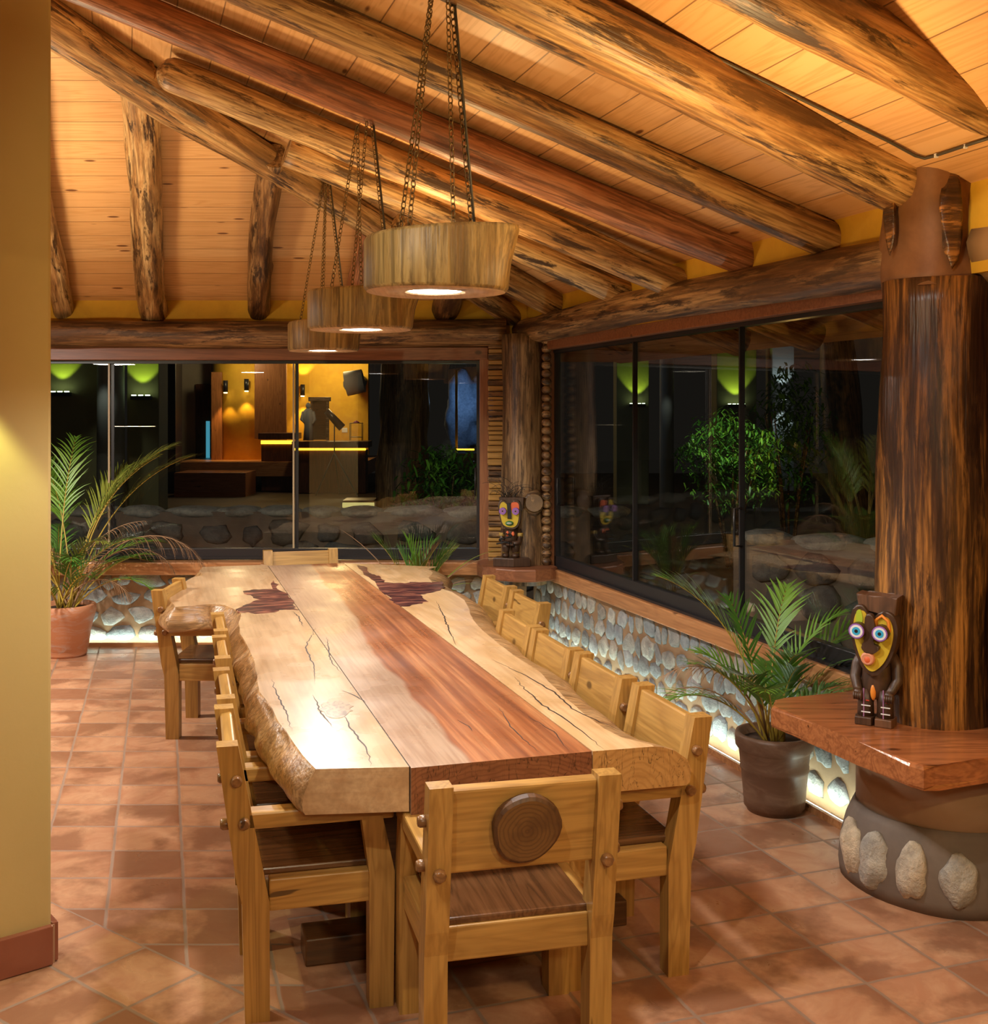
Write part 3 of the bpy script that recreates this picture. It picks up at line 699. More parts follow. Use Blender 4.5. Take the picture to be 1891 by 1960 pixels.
def slab(name, pts, live, matn, th=.135, flare=.06, mats=None, seed=0, roundm=0):
    """pts: outline of the top; live: flags per edge start point"""
    P, Lv = [], []
    n = len(pts); r = random.Random(seed)
    for i in range(n):
        a, b_ = Vector(pts[i]), Vector(pts[(i+1) % n]); L = (b_-a).length; k = max(1, int(L/.05)) if live[i] else 1
        for j in range(k):
            p = a.lerp(b_, j/k); P.append(p); Lv.append(live[i] or (j == 0 and live[i-1]))
    m = len(P); nor = []
    area = sum(P[i].x*P[(i+1) % m].y-P[(i+1) % m].x*P[i].y for i in range(m)); sg = 1 if area > 0 else -1
    for i in range(m):
        t = (P[(i+2) % m]-P[i-2]); v = Vector((t.y, -t.x)).normalized()*sg; w = min(1, max(0, (P[i].y-.02)/.22))
        side = Vector((-1, 0)) if name == 'left' else Vector((1, 0)); v = side.lerp(v, w) if P[i].y < 1 else v
        v.y = v.y if P[i].y > .02 and P[i].y < yF_-.02 else 0; nor.append(v)
    mb = MB(); b = mb.b; rings = []
    # the rings from top to bottom: (drop, outward share)
    prof = [(0, 0), (.010, .10), (.03, .35), (.07, .85), (.105, 1.0), (th-.012, .93), (th, .75)] if not roundm else [(0, -.55), (.006, -.15), (.02, .3), (.05, .8), (.085, 1.0), (th-.012, .95), (th, .8)]
    for dz, out in prof:
        ring = []
        for i in range(m):
            f = flare if Lv[i] else 0
            wob = (noise.noise(Vector((P[i].x*7, P[i].y*7, dz*10+seed)))*.024*(1 if dz > .004 else .25)) if Lv[i] else 0
            e = 0 if Lv[i] else (.010 if dz in (0, th) else 0)
            q = P[i]+nor[i]*(f*out+wob*min(1, .25+P[i].y*2))
            q.y = max(q.y, P[i].y if P[i].y < .01 else .0)
            ring.append(b.verts.new((q.x, q.y, TZ-dz)))
        rings.append(ring)
    for a_, c_ in zip(rings, rings[1:]):
        for i in range(m):
            f = b.faces.new((a_[i], a_[(i+1) % m], c_[(i+1) % m], c_[i]))
            if Lv[i] and Lv[(i+1) % m]: f.material_index = 1; f.smooth = True
    from mathutils.geometry import tessellate_polygon
    for rg in (rings[0], rings[-1]):
        for tri in tessellate_polygon([[v.co.copy() for v in rg]]):
            try: b.faces.new([rg[k] for k in tri])
            except ValueError: pass
    for f in b.faces:
        if all(abs(v.co.y) < .016 for v in f.verts) and not all(v.co.z > TZ-.004 for v in f.verts): f.material_index = 3; f.smooth = False
    return mb
def crack(mb, px, w=.004, mi=2):
    pts = [Vector(tl_(*p)) for p in px]; fine = []
    for a, b_ in zip(pts, pts[1:]):
        k = max(1, int((b_-a).length/.03))
        for j in range(k):
            p = a.lerp(b_, j/k); d = (b_-a).normalized(); fine.append(p+Vector((-d.y, d.x))*noise.noise(Vector((p.x*25, p.y*25, 1)))*.010)
    fine.append(pts[-1]); n = len(fine)
    L = []; R = []
    for i, p in enumerate(fine):
        t = (fine[min(i+1, n-1)]-fine[max(i-1, 0)]).normalized(); q = Vector((-t.y, t.x))*w*.5*math.sin(math.pi*min(1, (i+.3)/n))
        L.append(mb.b.verts.new((p.x+q.x, p.y+q.y, TZ+.0006))); R.append(mb.b.verts.new((p.x-q.x, p.y-q.y, TZ+.0006)))
    for i in range(n-1): mb.b.faces.new((L[i], R[i], R[i+1], L[i+1])).material_index = mi
Lpx = [(605, 1472), (580, 1447), (564, 1424), (535, 1383), (520, 1355), (497, 1323), (491, 1291), (485, 1259), (472, 1234), (460, 1212), (457, 1190), (462, 1174), (452, 1168), (430, 1158), (400, 1156), (370, 1159), (335, 1162), (327, 1150), (327, 1137), (340, 1122), (356, 1112), (371, 1104), (389, 1101), (381, 1093), (388, 1085)]
pL = [(0, 0)]+[(0, tl_(510, 1081)[1])]+[tl_(u, v) for u, v in Lpx[::-1]]
lf = [0, 0]+[1]*(len(Lpx)-1)+[0]
mb = slab('left', pL, lf, None, flare=.06, seed=1)
for c in [((712, 1468), (700, 1430), (668, 1390), (655, 1360)), ((604, 1200), (585, 1240), (600, 1275), (603, 1310)), ((655, 1290), (632, 1262), (625, 1220)), ((640, 1395), (615, 1365), (598, 1330)), ((580, 1200), (572, 1180), (560, 1170)), ((700, 1345), (678, 1330), (655, 1322)), ((560, 1400), (548, 1365), (530, 1330), (520, 1300))]:
    crack(mb, c, .006)
sL = mb.build('left_slab', ['slabL', 'liveedge', 'crack', 'endL'], table); tag(sL, 'pale slab with cracks and a live edge')
# knot ring on the left slab
def inlay(name, px, m, parent, z=.0012):
    pts = [tl_(*p) for p in px]; mb = MB(); k = []
    for i in range(len(pts)):
        a, b_ = Vector(pts[i]), Vector(pts[(i+1) % len(pts)])
        for j in range(4):
            p = a.lerp(b_, j/4); k.append((p.x+.03*noise.noise(Vector((p.x*19, p.y*19, 3))), p.y+.05*noise.noise(Vector((p.x*19, p.y*19, 9)))))
    b = mb.b; lo = [b.verts.new((x, y, TZ-.004)) for x, y in k]; hi = [b.verts.new((x, y, TZ+z)) for x, y in k]
    f = b.faces.new(hi); f2 = b.faces.new(lo[::-1])
    for i in range(len(k)): b.faces.new((lo[i], lo[(i+1) % len(k)], hi[(i+1) % len(k)], hi[i]))
    bmesh.ops.triangulate(b, faces=[f, f2])
    return mb.build(name, m, parent)
tag(inlay('burl_inlay', [(467, 1133), (490, 1128), (520, 1128), (519, 1115), (528, 1112), (535, 1128), (552, 1139), (561, 1155), (566, 1168), (545, 1166), (527, 1172), (490, 1174), (456, 1172), (455, 1166), (474, 1154), (500, 1148), (478, 1140)], 'resin', sL), 'dark purple burl inlay')
M['greyknot'] = mat('grey knot', lambda n, b: n.link(n.ramp(n.noise(n.sc(n.co(), (30, 18, 30)), 1, 5, .7, 2), (.4, (.16, .10, .06)), (.55, (.42, .28, .16))), b.inputs['Base Color']), Roughness=.25)
inlay('knot', [(612, 1362), (622, 1347), (650, 1342), (672, 1350), (678, 1362), (662, 1372), (632, 1374)], 'greyknot', sL)
wN = tl_(1131.5, 1435.5)[0]; yF = tl_(560, 1081)[1]; wF = tl_(662, 1081)[0]
mb = slab('c', [(.004, -.012), (wN-.004, .0), (wF-.004, yF), (.004, yF)], [0, 0, 0, 0], None, seed=2, th=.15)
for c in [((1036, 1443), (1010, 1420), (985, 1400), (955, 1355)), ((1090, 1438), (1060, 1400), (1010, 1370)), ((905, 1400), (890, 1385), (875, 1378))]: crack(mb, c, .004, 1)
tag(mb.build('center_slab', ['slabC', 'crack', 'crack', 'endC'], table), 'centre plank, grey on the left and red brown on the right')
Rpx = [(824, 1085), (842, 1094), (834, 1106), (844, 1117), (856, 1125), (880, 1133), (904, 1148), (915, 1167), (922, 1186), (937, 1202), (965, 1225), (1003, 1253), (1054, 1285), (1086, 1316), (1105, 1335), (1143, 1367), (1180, 1392), (1212, 1408), (1244, 1416), (1272, 1423)]
pR = [(wN, 0), (wF, yF)]+[tl_(u, v) for u, v in Rpx]
pR.append((tl_(1272, 1423)[0]+.0, -.004))
mb = slab('r', pR, [0, 0]+[1]*(len(Rpx))+[0], None, flare=.085, seed=3, roundm=1)
for c in [((1158, 1436), (1120, 1405), (1080, 1375), (1040, 1350), (1000, 1315), (985, 1295)), ((1236, 1418), (1180, 1395), (1100, 1360), (1060, 1325), (1010, 1295), (940, 1262)), ((876, 1240), (860, 1210), (850, 1180), (835, 1150))]: crack(mb, c, .007)
sR = mb.build('right_slab', ['slabR', 'liveedge', 'crack', 'endR'], table); tag(sR, 'cream slab with a wavy live edge')
tag(inlay('burl_inlay', [(680, 1082), (695, 1083), (707, 1097), (726, 1103), (735, 1115), (765, 1116), (800, 1115), (846, 1114), (851, 1122), (842, 1130), (812, 1137), (808, 1145), (820, 1152), (800, 1158), (770, 1161), (752, 1152), (735, 1137), (722, 1120), (705, 1105)], 'resin', sR), 'dark purple burl inlay')
# end grain seams and dark gaps between slabs
g = MB(); g.box((.0, yF/2, TZ-.008), (.006, yF-.01, .014)); g.build('seam', 'crack', table)
# trestles
def trestle(y):
    MB().box((.32, y, .046), (1.16, .135, .092), bev=.006).build('foot_beam', 'darkbase', table)
    MB().box((.32, y, .36), (.70, .11, .54), bev=.008).build('trestle_leg', 'darkbase', table)
fp = onz(568, 1858, 0)-TO; fy = fp.dot(TY)+.06
trestle(fy+.02); trestle(3.6)
MB().box((.32, (fy+3.6)/2, .30), (.10, 3.6-fy-.1, .12), bev=.008).build('stretcher', 'darkbase', table)

# ================================================================ CHAIRS
def beam(mb, pts, w, d, bev=.006, mi=0):
    """bent post in the YZ plane: pts (y, z, depth) with width w along X"""
    b = mb.b; rings = []
    for y, z, dd in pts:
        rings.append([b.verts.new((sx*w/2, y+sy*dd/2, z)) for sx, sy in ((-1, -1), (1, -1), (1, 1), (-1, 1))])
    fs = []
    for a, c in zip(rings, rings[1:]):
        for k in range(4): fs.append(b.faces.new((a[k], a[(k+1) % 4], c[(k+1) % 4], c[k])))
    fs += [b.faces.new(rings[0][::-1]), b.faces.new(rings[-1])]
    for f in fs: f.material_index = mi
    es = [e for e in {e for f in fs for e in f.edges} if e.calc_face_angle(0) > .9]
    bmesh.ops.bevel(b, geom=es, offset=bev, segments=2, affect='EDGES', profile=.5)
    return mb
def make_chair(disc=False, HW=.224):
    t = empty('dining_chair')
    for s in (-1, 1):
        mb = MB(); beam(mb, [(-.185, 0, .074), (-.19, .36, .082), (-.205, .43, .086), (-.275, .845, .064)], .066, .07)
        bmesh.ops.translate(mb.b, verts=mb.b.verts[:], vec=(s*HW, 0, 0)); mb.build('leg', 'pinez', t)
        mb = MB(); beam(mb, [(.195, 0, .076), (.197, .42, .08), (.165, .60, .066)], .068, .07)
        bmesh.ops.translate(mb.b, verts=mb.b.verts[:], vec=(s*HW, 0, 0)); mb.build('leg', 'pinez', t)
        MB().box((s*HW, .005, .378), (.044, .31, .098), bev=.005).build('seat_rail', 'piney', t)
        MB().box((s*HW, .01, .612), (.066, .45, .052), bev=.007).build('armrest', 'piney', t)
        # pegs: through the post side, and from behind into the back board
        for (y, z) in ((-.248, .74), (-.225, .61)):
            pg = MB(); pg.lathe([(.012, -.016), (.017, -.010), (.0175, .012), (.013, .019)], n=8)
            pg.build('peg', 'peg', t, (s*(HW+.036), y, z), (0, s*math.pi/2, 0))
        pg = MB(); pg.lathe([(.012, -.016), (.018, -.010), (.0185, .012), (.013, .020)], n=8)
        pg.build('peg', 'peg', t, (s*HW, -.276, .60), (math.pi/2, 0, 0))
    MB().box((0, -.19, .378), (2*HW-.06, .042, .098), bev=.005).build('seat_rail', 'pinex', t)
    MB().box((0, .197, .378), (2*HW-.06, .042, .098), bev=.005).build('seat_rail', 'pinex', t)
    MB().box((0, .0, .434), (2*HW+.045-.09, .40, .024), bev=.006).build('seat', 'seat', t)
    ba = math.atan2(.07, .415)
    MB().box((0, -.249, .712), (2*HW-.06, .040, .245), Matrix.Rotation(ba, 3, 'X'), bev=.007).build('backrest', 'pinex', t)
    if disc:
        r = random.Random(2); n = 28; mb = MB(); b = mb.b; rings = []
        for rr, yy in ((.094, 0), (.099, -.012), (.097, -.030), (.088, -.036)):
            rings.append([b.verts.new((rr*(1+.05*math.sin(3*a+1)+.025*noise.noise(Vector((math.cos(a)*3, math.sin(a)*3, 1))))*math.cos(a), yy, rr*math.sin(a)*(1+.03*math.sin(2*a)))) for a in (2*math.pi*k/n for k in range(n))])
        for p, q in zip(rings, rings[1:]):
            for k in range(n): b.faces.new((p[k], p[(k+1) % n], q[(k+1) % n], q[k])).material_index = 1
        b.faces.new(rings[-1]); b.faces.new(rings[0][::-1])
        o = mb.build('log_slice', ['slice', 'bark'], t, (0, -.27, .715), (ba, 0, 0)); tag(o, 'dark round slice of a log')
    return t
chairA = make_chair(False); chairB = make_chair(True, .240)
used = set()
def chair_at(src, center, ang, label):
    """center: middle of the top of the backrest, ang: rotation about Z (0 faces away from the camera)"""
    o = src if src.name not in used else copy_tree(src); used.add(src.name)
    off = RZ(ang)@Vector((0, .275, 0)); o.location = (center.x+off.x, center.y+off.y, 0); o.rotation_euler = (0, 0, ang)
    tag(o, label, 'chair', 'chairs around the long dining table'); return o
ZT = .845
def tops(a, b_): return (onz(*a, ZT), onz(*b_, ZT))
LEFT = [((430, 1427), (432, 1349), 'pine armchair nearest on the left side of the table'),
        ((430, 1337), (425, 1277), 'pine armchair second from the near end on the left side'),
        ((424, 1258), (421, 1217), 'pine armchair third from the near end on the left side'),
        ((421, 1206), (417, 1173), 'pine armchair fourth on the left, tucked beside the live edge'),
        ((306, 1130), (338, 1106), 'pine armchair pulled up to the projecting left wing of the table')]
for a, b_, lab in LEFT:
    p, q = tops(a, b_); c = (p+q)/2; d = (q-p).normalized(); d2 = d.lerp(TY, .5) if a[0] > 400 else Vector((0, 1, 0))
    chair_at(chairA, c, math.atan2(d2.y, d2.x)-math.pi, lab) if False else chair_at(chairA, c, math.atan2(d2.x*-1, d2.y)-math.pi/2, lab)
RIGHT = [((1350, 1375), (1222, 1303), 'pine armchair nearest on the right side of the table'),
         ((1197, 1294), (1120, 1250), 'pine armchair second from the near end on the right side'),
         ((1099, 1241), (1035, 1204), 'pine armchair third from the near end on the right side'),
         ((1021, 1197), (973, 1168), 'pine armchair fourth on the right side, backrest beside the live edge'),
         ((1040, 1153), (990, 1130), 'pine armchair on the right standing back against the stone wall'),
         ((979, 1123), (935, 1100), 'pine armchair on the right farthest away, under the corner shelf')]
for a, b_, lab in RIGHT:
    p, q = tops(a, b_); c = (p+q)/2; d = (q-p).normalized(); d2 = d.lerp(TY, .5)
    chair_at(chairA, c, math.atan2(-d2.x, d2.y)+math.pi/2, lab)
p, q = tops((842, 1502), (1160, 1477)); d = (q-p).normalized()
chair_at(chairB, (p+q)/2, math.atan2(d.y, d.x), 'pine armchair with a round log slice on its back, at the near end')
cf = at(575, 1066, 8.33); cf.z = ZT
chair_at(chairB, cf, math.pi+TA, 'pine armchair at the far end, only its backrest top showing')

# ================================================================ HANGING LAMPS
def chain(mb, a, b_, w=.0085, L=.027, th=.0022):
    a, b_ = Vector(a), Vector(b_); d = (b_-a); n = max(2, int(d.length/(L*.78))); dn = d.normalized(); s1 = dn.orthogonal().normalized(); s2 = dn.cross(s1)
    for i in range(n):
        c = a+d*((i+.5)/n); side = s1 if i % 2 else s2; pts = []
        for k in range(9):
            t = 2*math.pi*k/8; pts.append(c+dn*(math.cos(t)*L/2)+side*(math.sin(t)*w))
        mb.tube(pts, th, 4, cap=False)
def lamp(c, r, h, hooks, lab, seed, power, tilt=.02, stub=True):
    t = empty('hanging_lamp', c); tag(t, lab, 'lamp', 'log slice lamps over the table')
    mb = MB(); n = 56; b = mb.b; rings = []
    prof = [(.42, .022, 0), (.42, 0, 0), (.96, 0, 0), (1.0, .012, 0), (1.0, h*.5, 0), (1.0, h-.012, 1), (.97, h, 1), (.30, h, 1)]
    for rr, z, tp in prof:
        ring = []
        for k in range(n):
            a = 2*math.pi*k/n; q = r*rr*(1+.05*math.sin(2*a+seed)+.03*math.sin(3*a+seed*2)*1)
            zz = z
            if stub and z > 0.02 and rr > .9:
                g = math.exp(-((math.atan2(math.sin(a+.25), math.cos(a+.25)))/.38)**2); q += r*.30*g*max(0, z/h-.25)**1.2
            if tp: zz += tilt*math.cos(a)
            ring.append(b.verts.new((q*math.cos(a), q*math.sin(a), zz)))
        rings.append(ring)
    for p, q in zip(rings, rings[1:]):
        for k in range(n):
            f = b.faces.new((p[k], p[(k+1) % n], q[(k+1) % n], q[k])); f.smooth = True
            if p is rings[1] or p is rings[0]: f.material_index = 1
    f = b.faces.new(rings[0]); f.material_index = 1
    b.faces.new(rings[-1])
    # turned so that the grain (local X of the wood) stands upright
    bmesh.ops.rotate(b, verts=b.verts[:], matrix=Matrix.Rotation(math.pi/2, 3, 'Y'))
    o = mb.build('log_shade', ['pendwood', 'pendface'], t, (0, 0, 0), (0, -math.pi/2, 0))
    dz = MB().lathe([(.388*r, 0), (.388*r, .006)], n=40).build('light_disc', 'led', t, (0, 0, .004))
    for (hx, pts) in hooks:
        for (px, py) in pts:
            m_ = MB(); chain(m_, (px*r, py*r, h-.002), Vector(hx)-Vector(c)); m_.build('chain', 'chain', t)
    hx, pts = hooks[-1]; px, py = pts[-1]
    m_ = MB(); m_.tube([(px*r+.012, py*r, h-.02), Vector(hx)-Vector(c)+Vector((.01, 0, 0))], .0045, 6); m_.build('cable', 'cable', t)
    light('lamp_light', 'SPOT', (c[0], c[1], c[2]-.012), power, DAY, .075, (c[0], c[1], 0), 162, .35)
    return t
M['pendface'] = board_mat('pale end grain', (.60, .40, .22), (.46, .28, .13), 'y', .5)
ZP = 2.24
def lampc(u, v): return onz(u, v, ZP)
c1, c2, c3 = lampc(832, 560), lampc(692, 632), lampc(617, 672)
ap = lambda u, v, Y: at(u, v, Y)
lamp(c1, .222, .188, [((c1.x-.01, c1.y+.15, 3.30), [(-.55, .5), (-.35, -.45)]), ((c1.x+.04, c1.y-.05, 3.32), [(.28, -.35), (.55, .35)])], 'nearest and biggest hanging log slice lamp', 1, 98)
lamp(c2, .235, .185, [(at(684, 240, c2.y), [(-.62, .1), (-.05, .5)]), (at(706, 191, c2.y), [(-.15, -.4), (.55, .1)])], 'middle hanging log slice lamp of the three', 2.1, 96, .004)
lamp(c3, .228, .185, [(at(625, 314, c3.y), [(-.6, .0), (-.05, .4), (.0, -.4), (.6, .2)])], 'farthest hanging log slice lamp with swirling orange grain', 3.7, 92, .01)
# ================================================================ PLANTS
def curve_pts(base, az, L, el, droop, n=16, bendaz=0):
    pts = [Vector(base)]; e = el; a = az; st = L/n
    for i in range(n):
        d = Vector((math.cos(a)*math.cos(e), math.sin(a)*math.cos(e), math.sin(e))); pts.append(pts[-1]+d*st)
        e -= droop/n*(.4+1.2*i/n); a += bendaz/n
    return pts
def blade(mb, p, d, up, L, w, droop, mi=0, n=4):
    d = d.normalized(); side = d.cross(up); side = side.normalized() if side.length > 1e-4 else Vector((1, 0, 0)); prev = None; q = p.copy()
    for i in range(n+1):
        t = i/n; ww = w*(1-t**2.2)*(.55+.45*min(1, t*5))+.0004
        a = mb.b.verts.new(q-side*ww*.5+up*.12*ww); c = mb.b.verts.new(q+side*ww*.5+up*.12*ww); m = mb.b.verts.new(q)
        if prev:
            for f in ((prev[0], prev[2], m, a), (prev[2], prev[1], c, m)): f = mb.b.faces.new(f); f.material_index = mi; f.smooth = True
        prev = (a, c, m); d = (d+Vector((0, 0, -droop/n*(1+t)))).normalized(); q = q+d*(L/n)
def frond(parent, base, az, L, el, droop, nl=18, ll=.2, w=.014, ld=.5, m='leaf', stem='stem', start=.35, seed=0, sr=.005, ang=.75, bendaz=0, name='frond'):
    r = random.Random(seed); pts = curve_pts(base, az, L, el, droop, 16, bendaz); mb = MB()
    mb.tube(pts, [sr*(1-.8*i/16) for i in range(17)], 5, 1)
    for k in range(nl):
        t = start+(1-start)*(k+.5)/nl; x = t*16; i = min(15, int(x)); p = pts[i].lerp(pts[i+1], x-i); tg = (pts[i+1]-pts[i]).normalized()
        sd = tg.cross(Vector((0, 0, 1))); sd = sd.normalized() if sd.length > .01 else Vector((1, 0, 0)); up = sd.cross(tg).normalized()
        env = math.sin(math.pi*min(1, (.18+.82*(t-start)/(1-start))))**.6
        for s in (-1, 1):
            a = ang*r.uniform(.8, 1.15)*(1-.35*t); d = tg*math.cos(a)+sd*s*math.sin(a)+up*.25
            blade(mb, p, d, up, ll*env*r.uniform(.8, 1.15), w*r.uniform(.8, 1.1), ld*r.uniform(.6, 1.3))
    return mb.build(name, [m, stem], parent)
def pot(parent, prof, inner, zsoil, rs, m, wob=.0):
    p = MB(); p.lathe(prof+inner, n=48, wob=wob); o = p.build('pot', m, parent)
    s = MB(); s.lathe([(rs, zsoil-.01), (rs, zsoil), (rs*.5, zsoil+.008)], n=24, wob=.1); s.build('soil', 'soil', parent); return o
# right palm
pc2 = onz(1482, 1549, 0)
rp = empty('potted_palm', pc2); tag(rp, 'green palm in a ribbed brown clay pot under the right shelf', 'potted plant')
pot(rp, [(.125, 0), (.133, .02), (.139, .022), (.140, .055), (.144, .062), (.142, .068), (.153, .19), (.158, .196), (.156, .204), (.158, .212), (.156, .218), (.163, .28), (.167, .285), (.178, .30), (.182, .345), (.176, .362)], [(.160, .362), (.156, .31)], .318, .158, 'brownpot')
def rel(o, u, v, Y): p = at(u, v, Y); return p-Vector(o.location)
R5 = [  # (azimuth deg, length, elevation deg, droop, leaflets, leaf length, material)
    (172, .98, 82, 1.25, 20, .25, 'leaf', .40), (60, .80, 80, .9, 14, .20, 'leaf', .5), (15, .78, 66, .95, 14, .21, 'leaf', .45), (-15, .70, 52, 1.2, 13, .2, 'leaf', .45),
    (-60, .55, 60, .9, 14, .20, 'leaf', .4), (-110, .6, 64, 1.3, 14, .20, 'leaf', .42), (200, .62, 68, 1.2, 14, .19, 'leaf', .42), (120, .7, 82, .6, 12, .18, 'leafdk', .5),
    (-170, .72, 75, 2.1, 14, .15, 'dry', .5), (-30, .78, 62, 1.6, 13, .12, 'dry', .5), (160, .66, 60, 2.4, 12, .13, 'dry', .45), (40, .6, 70, 1.0, 14, .18, 'leafdk', .4), (-85, .5, 74, .8, 13, .18, 'leafdk', .35)]
R5 += [(az_, .5+.03*k, 50+(k*13) % 35, 1.2+.1*(k % 4), 14, .19, ('leaf', 'leafdk', 'leaf')[k % 3], .35) for k, az_ in enumerate((30, 75, 145, 190, 235, 270, 300, 335, 5))]
for i, (az, L, el, dr, nl, ll, m, stt) in enumerate(R5):
    rr = .05; a = math.radians(az+40)
    frond(rp, (rr*math.cos(a)*.6-.02, rr*math.sin(a)*.6, .31), math.radians(az), L, math.radians(el), dr, nl, ll, .016 if m != 'dry' else .007, .35 if m != 'dry' else 1.3, m, 'stem' if m != 'dry' else 'dry', stt, i, .006)
for i, (x, y, tx, ty, h) in enumerate(((-.04, .0, -.09, 0, .33), (.01, .03, .0, .04, .28), (.03, -.02, .04, -.02, .24))):
    s = MB(); s.tube([(x, y, .30), ((x+tx)/2, (y+ty)/2, .30+h*.55), (tx, ty, .30+h)], [.016, .013, .009], 8); s.build('stem', ['dry', 'stem'][i > 0], rp)
# left palm in the terracotta pot
pc1 = onz(126, 1262, 0); pc1 = at(126, 1255, 8.62); pc1.z = 0
lp = empty('potted_palm', pc1); tag(lp, 'tall half dried palm in a whitened terracotta pot beside the yellow pillar', 'potted plant')
pot(lp, [(.150, 0), (.158, .02), (.160, .05), (.166, .055), (.186, .20), (.190, .205), (.206, .285), (.210, .29), (.224, .345), (.222, .385), (.214, .392)], [(.195, .392), (.19, .35)], .355, .192, 'terra')
r = random.Random(4)
L9 = [(10, 1.55, 74, 1.1, 22, .30, 'olive', .55), (-8, 1.45, 66, 2.55, 30, .26, 'dry', .5), (150, 1.5, 80, .9, 18, .28, 'olive', .5), (95, 1.45, 84, .8, 18, .28, 'leaf', .5),
      (170, 1.2, 66, 1.5, 18, .26, 'dry', .5), (20, .9, 58, 1.8, 16, .22, 'leaf', .45), (-20, .8, 52, 2.2, 15, .2, 'dry', .5), (-60, .8, 66, 1.6, 15, .2, 'leafdk', .4),
      (-120, .9, 70, 1.5, 15, .2, 'leaf', .4), (35, 1.0, 60, 1.5, 15, .22, 'leaf', .45), (200, .8, 70, 1.2, 14, .2, 'leafdk', .4), (-40, .6, 60, 1.4, 12, .17, 'leafdk', .3), (60, .7, 60, 1.3, 12, .18, 'leafdk', .35), (-90, .5, 55, 1.6, 12, .16, 'leaf', .3),
      (0, 1.1, 72, 2.7, 18, .2, 'dry', .5), (-10, .75, 48, 1.7, 15, .2, 'leaf', .4)]
L9 += [(az_, .75+.07*(k % 5), 58+(k*11) % 28, 1.2+.2*(k % 4), 20, .22, ('leaf', 'dry', 'leafdk', 'olive')[k % 4], .32) for k, az_ in enumerate((15, 50, 110, 140, 185, 230, 290, 320, 345, 0, 165, 200))]
L9 += [(az_, 1.25+.08*k, 78+k, .8+.1*k, 26, .30, ('olive', 'leaf')[k % 2], .5) for k, az_ in enumerate((60, 130, 5, 175, 25))]
for i, (az, L, el, dr, nl, ll, m, stt) in enumerate(L9):
    a = math.radians(az+60+i*20)
    frond(lp, (.06*math.cos(a), .05*math.sin(a), .35), math.radians(az), L, math.radians(el), dr, nl, ll, .015 if m != 'dry' else .007, .45 if m != 'dry' else 1.4, m, 'stem' if m != 'dry' else 'dry', stt, 30+i, .008)
# plant behind the table
pc3 = at(800, 1080, 8.42); pc3.z = 0
bp = empty('potted_palm', pc3); tag(bp, 'spiky grass like plant rising behind the far end of the table', 'potted plant')
pot(bp, [(.11, 0), (.13, .1), (.15, .24), (.165, .30), (.16, .33)], [(.145, .33), (.14, .3)], .305, .142, 'terra')
for i in range(11):
    az = r.uniform(0, 360); frond(bp, (r.uniform(-.05, .05), r.uniform(-.04, .04), .30), math.radians(az), r.uniform(.50, .72), math.radians(r.uniform(70, 88)), r.uniform(.5, 1.5), 10, .24, .013, .3, ('leaf', 'leaf', 'leafdk', 'olive', 'dry')[i % 5], 'stem', .35, 70+i, .005, .35)
for i in range(7):
    az = r.choice((0, 180))+r.uniform(-30, 30); m_ = MB(); blade(m_, Vector((0, 0, .32)), Vector((math.cos(math.radians(az))*.55, math.sin(math.radians(az))*.3, 1)), Vector((0, -1, .2)), r.uniform(.7, .95), .010, r.uniform(.5, 2.4), n=12); m_.build('grass_blade', ['olive', 'dry'][i % 2], bp)

# ================================================================ CARVED IDOLS
def flat(name, c, r_=.5): return mat(name, None, Base_Color=(*c, 1), Roughness=r_)
M['ebony'] = board_mat('dark carved wood', (.085, .042, .022), (.040, .020, .011), 'z', .42)
M['hairw'] = board_mat('scored brown wood', (.16, .075, .035), (.06, .028, .014), 'z', .5)
for k, c in dict(yel=(.62, .45, .03), orange=(.80, .27, .03), lime=(.42, .55, .03), violet=(.30, .13, .50), cyan=(.04, .42, .72), white=(.80, .82, .85), blackp=(.01, .01, .01), pink=(.72, .30, .17), redp=(.6, .06, .03), gold=(.42, .27, .06), mauve=(.36, .17, .34), grn=(.05, .2, .06), coral=(.75, .15, .05), steel=(.45, .45, .42)).items():
    M[k] = flat('paint '+k, c)
M['buff'] = flat('raw buff wood', (.45, .25, .08))
XZ = lambda x, y, z: Vector((x, z, y))       # prisms drawn in the XZ plane, thickness along Y
def smooth_outline(P, k=5):
    out = []; n = len(P)
    for i in range(n):
        p0, p1, p2, p3 = (Vector(P[(i+j) % n]) for j in (-1, 0, 1, 2))
        for j in range(k):
            t = j/k; out.append(tuple(.5*((2*p1)+(p2-p0)*t+(2*p0-5*p1+4*p2-p3)*t*t+(3*p1-p0-3*p2+p3)*t**3)))
    return out
def scale_o(P, s, c=(0, 0)): return [((x-c[0])*s+c[0], (y-c[1])*s+c[1]) for x, y in P]
def disc(mb, c, r_, y0, y1, mi=0, n=20, sq=1): mb.prism([(c[0]+r_*math.cos(2*math.pi*k/n), c[1]+r_*sq*math.sin(2*math.pi*k/n)) for k in range(n)], y0, y1, mi, XZ)
def limb(t, name, pts, rad, m='ebony', n=12, squash=1):
    a = MB(); a.tube(pts, rad, n, squash=squash); return a.build(name, m, t)
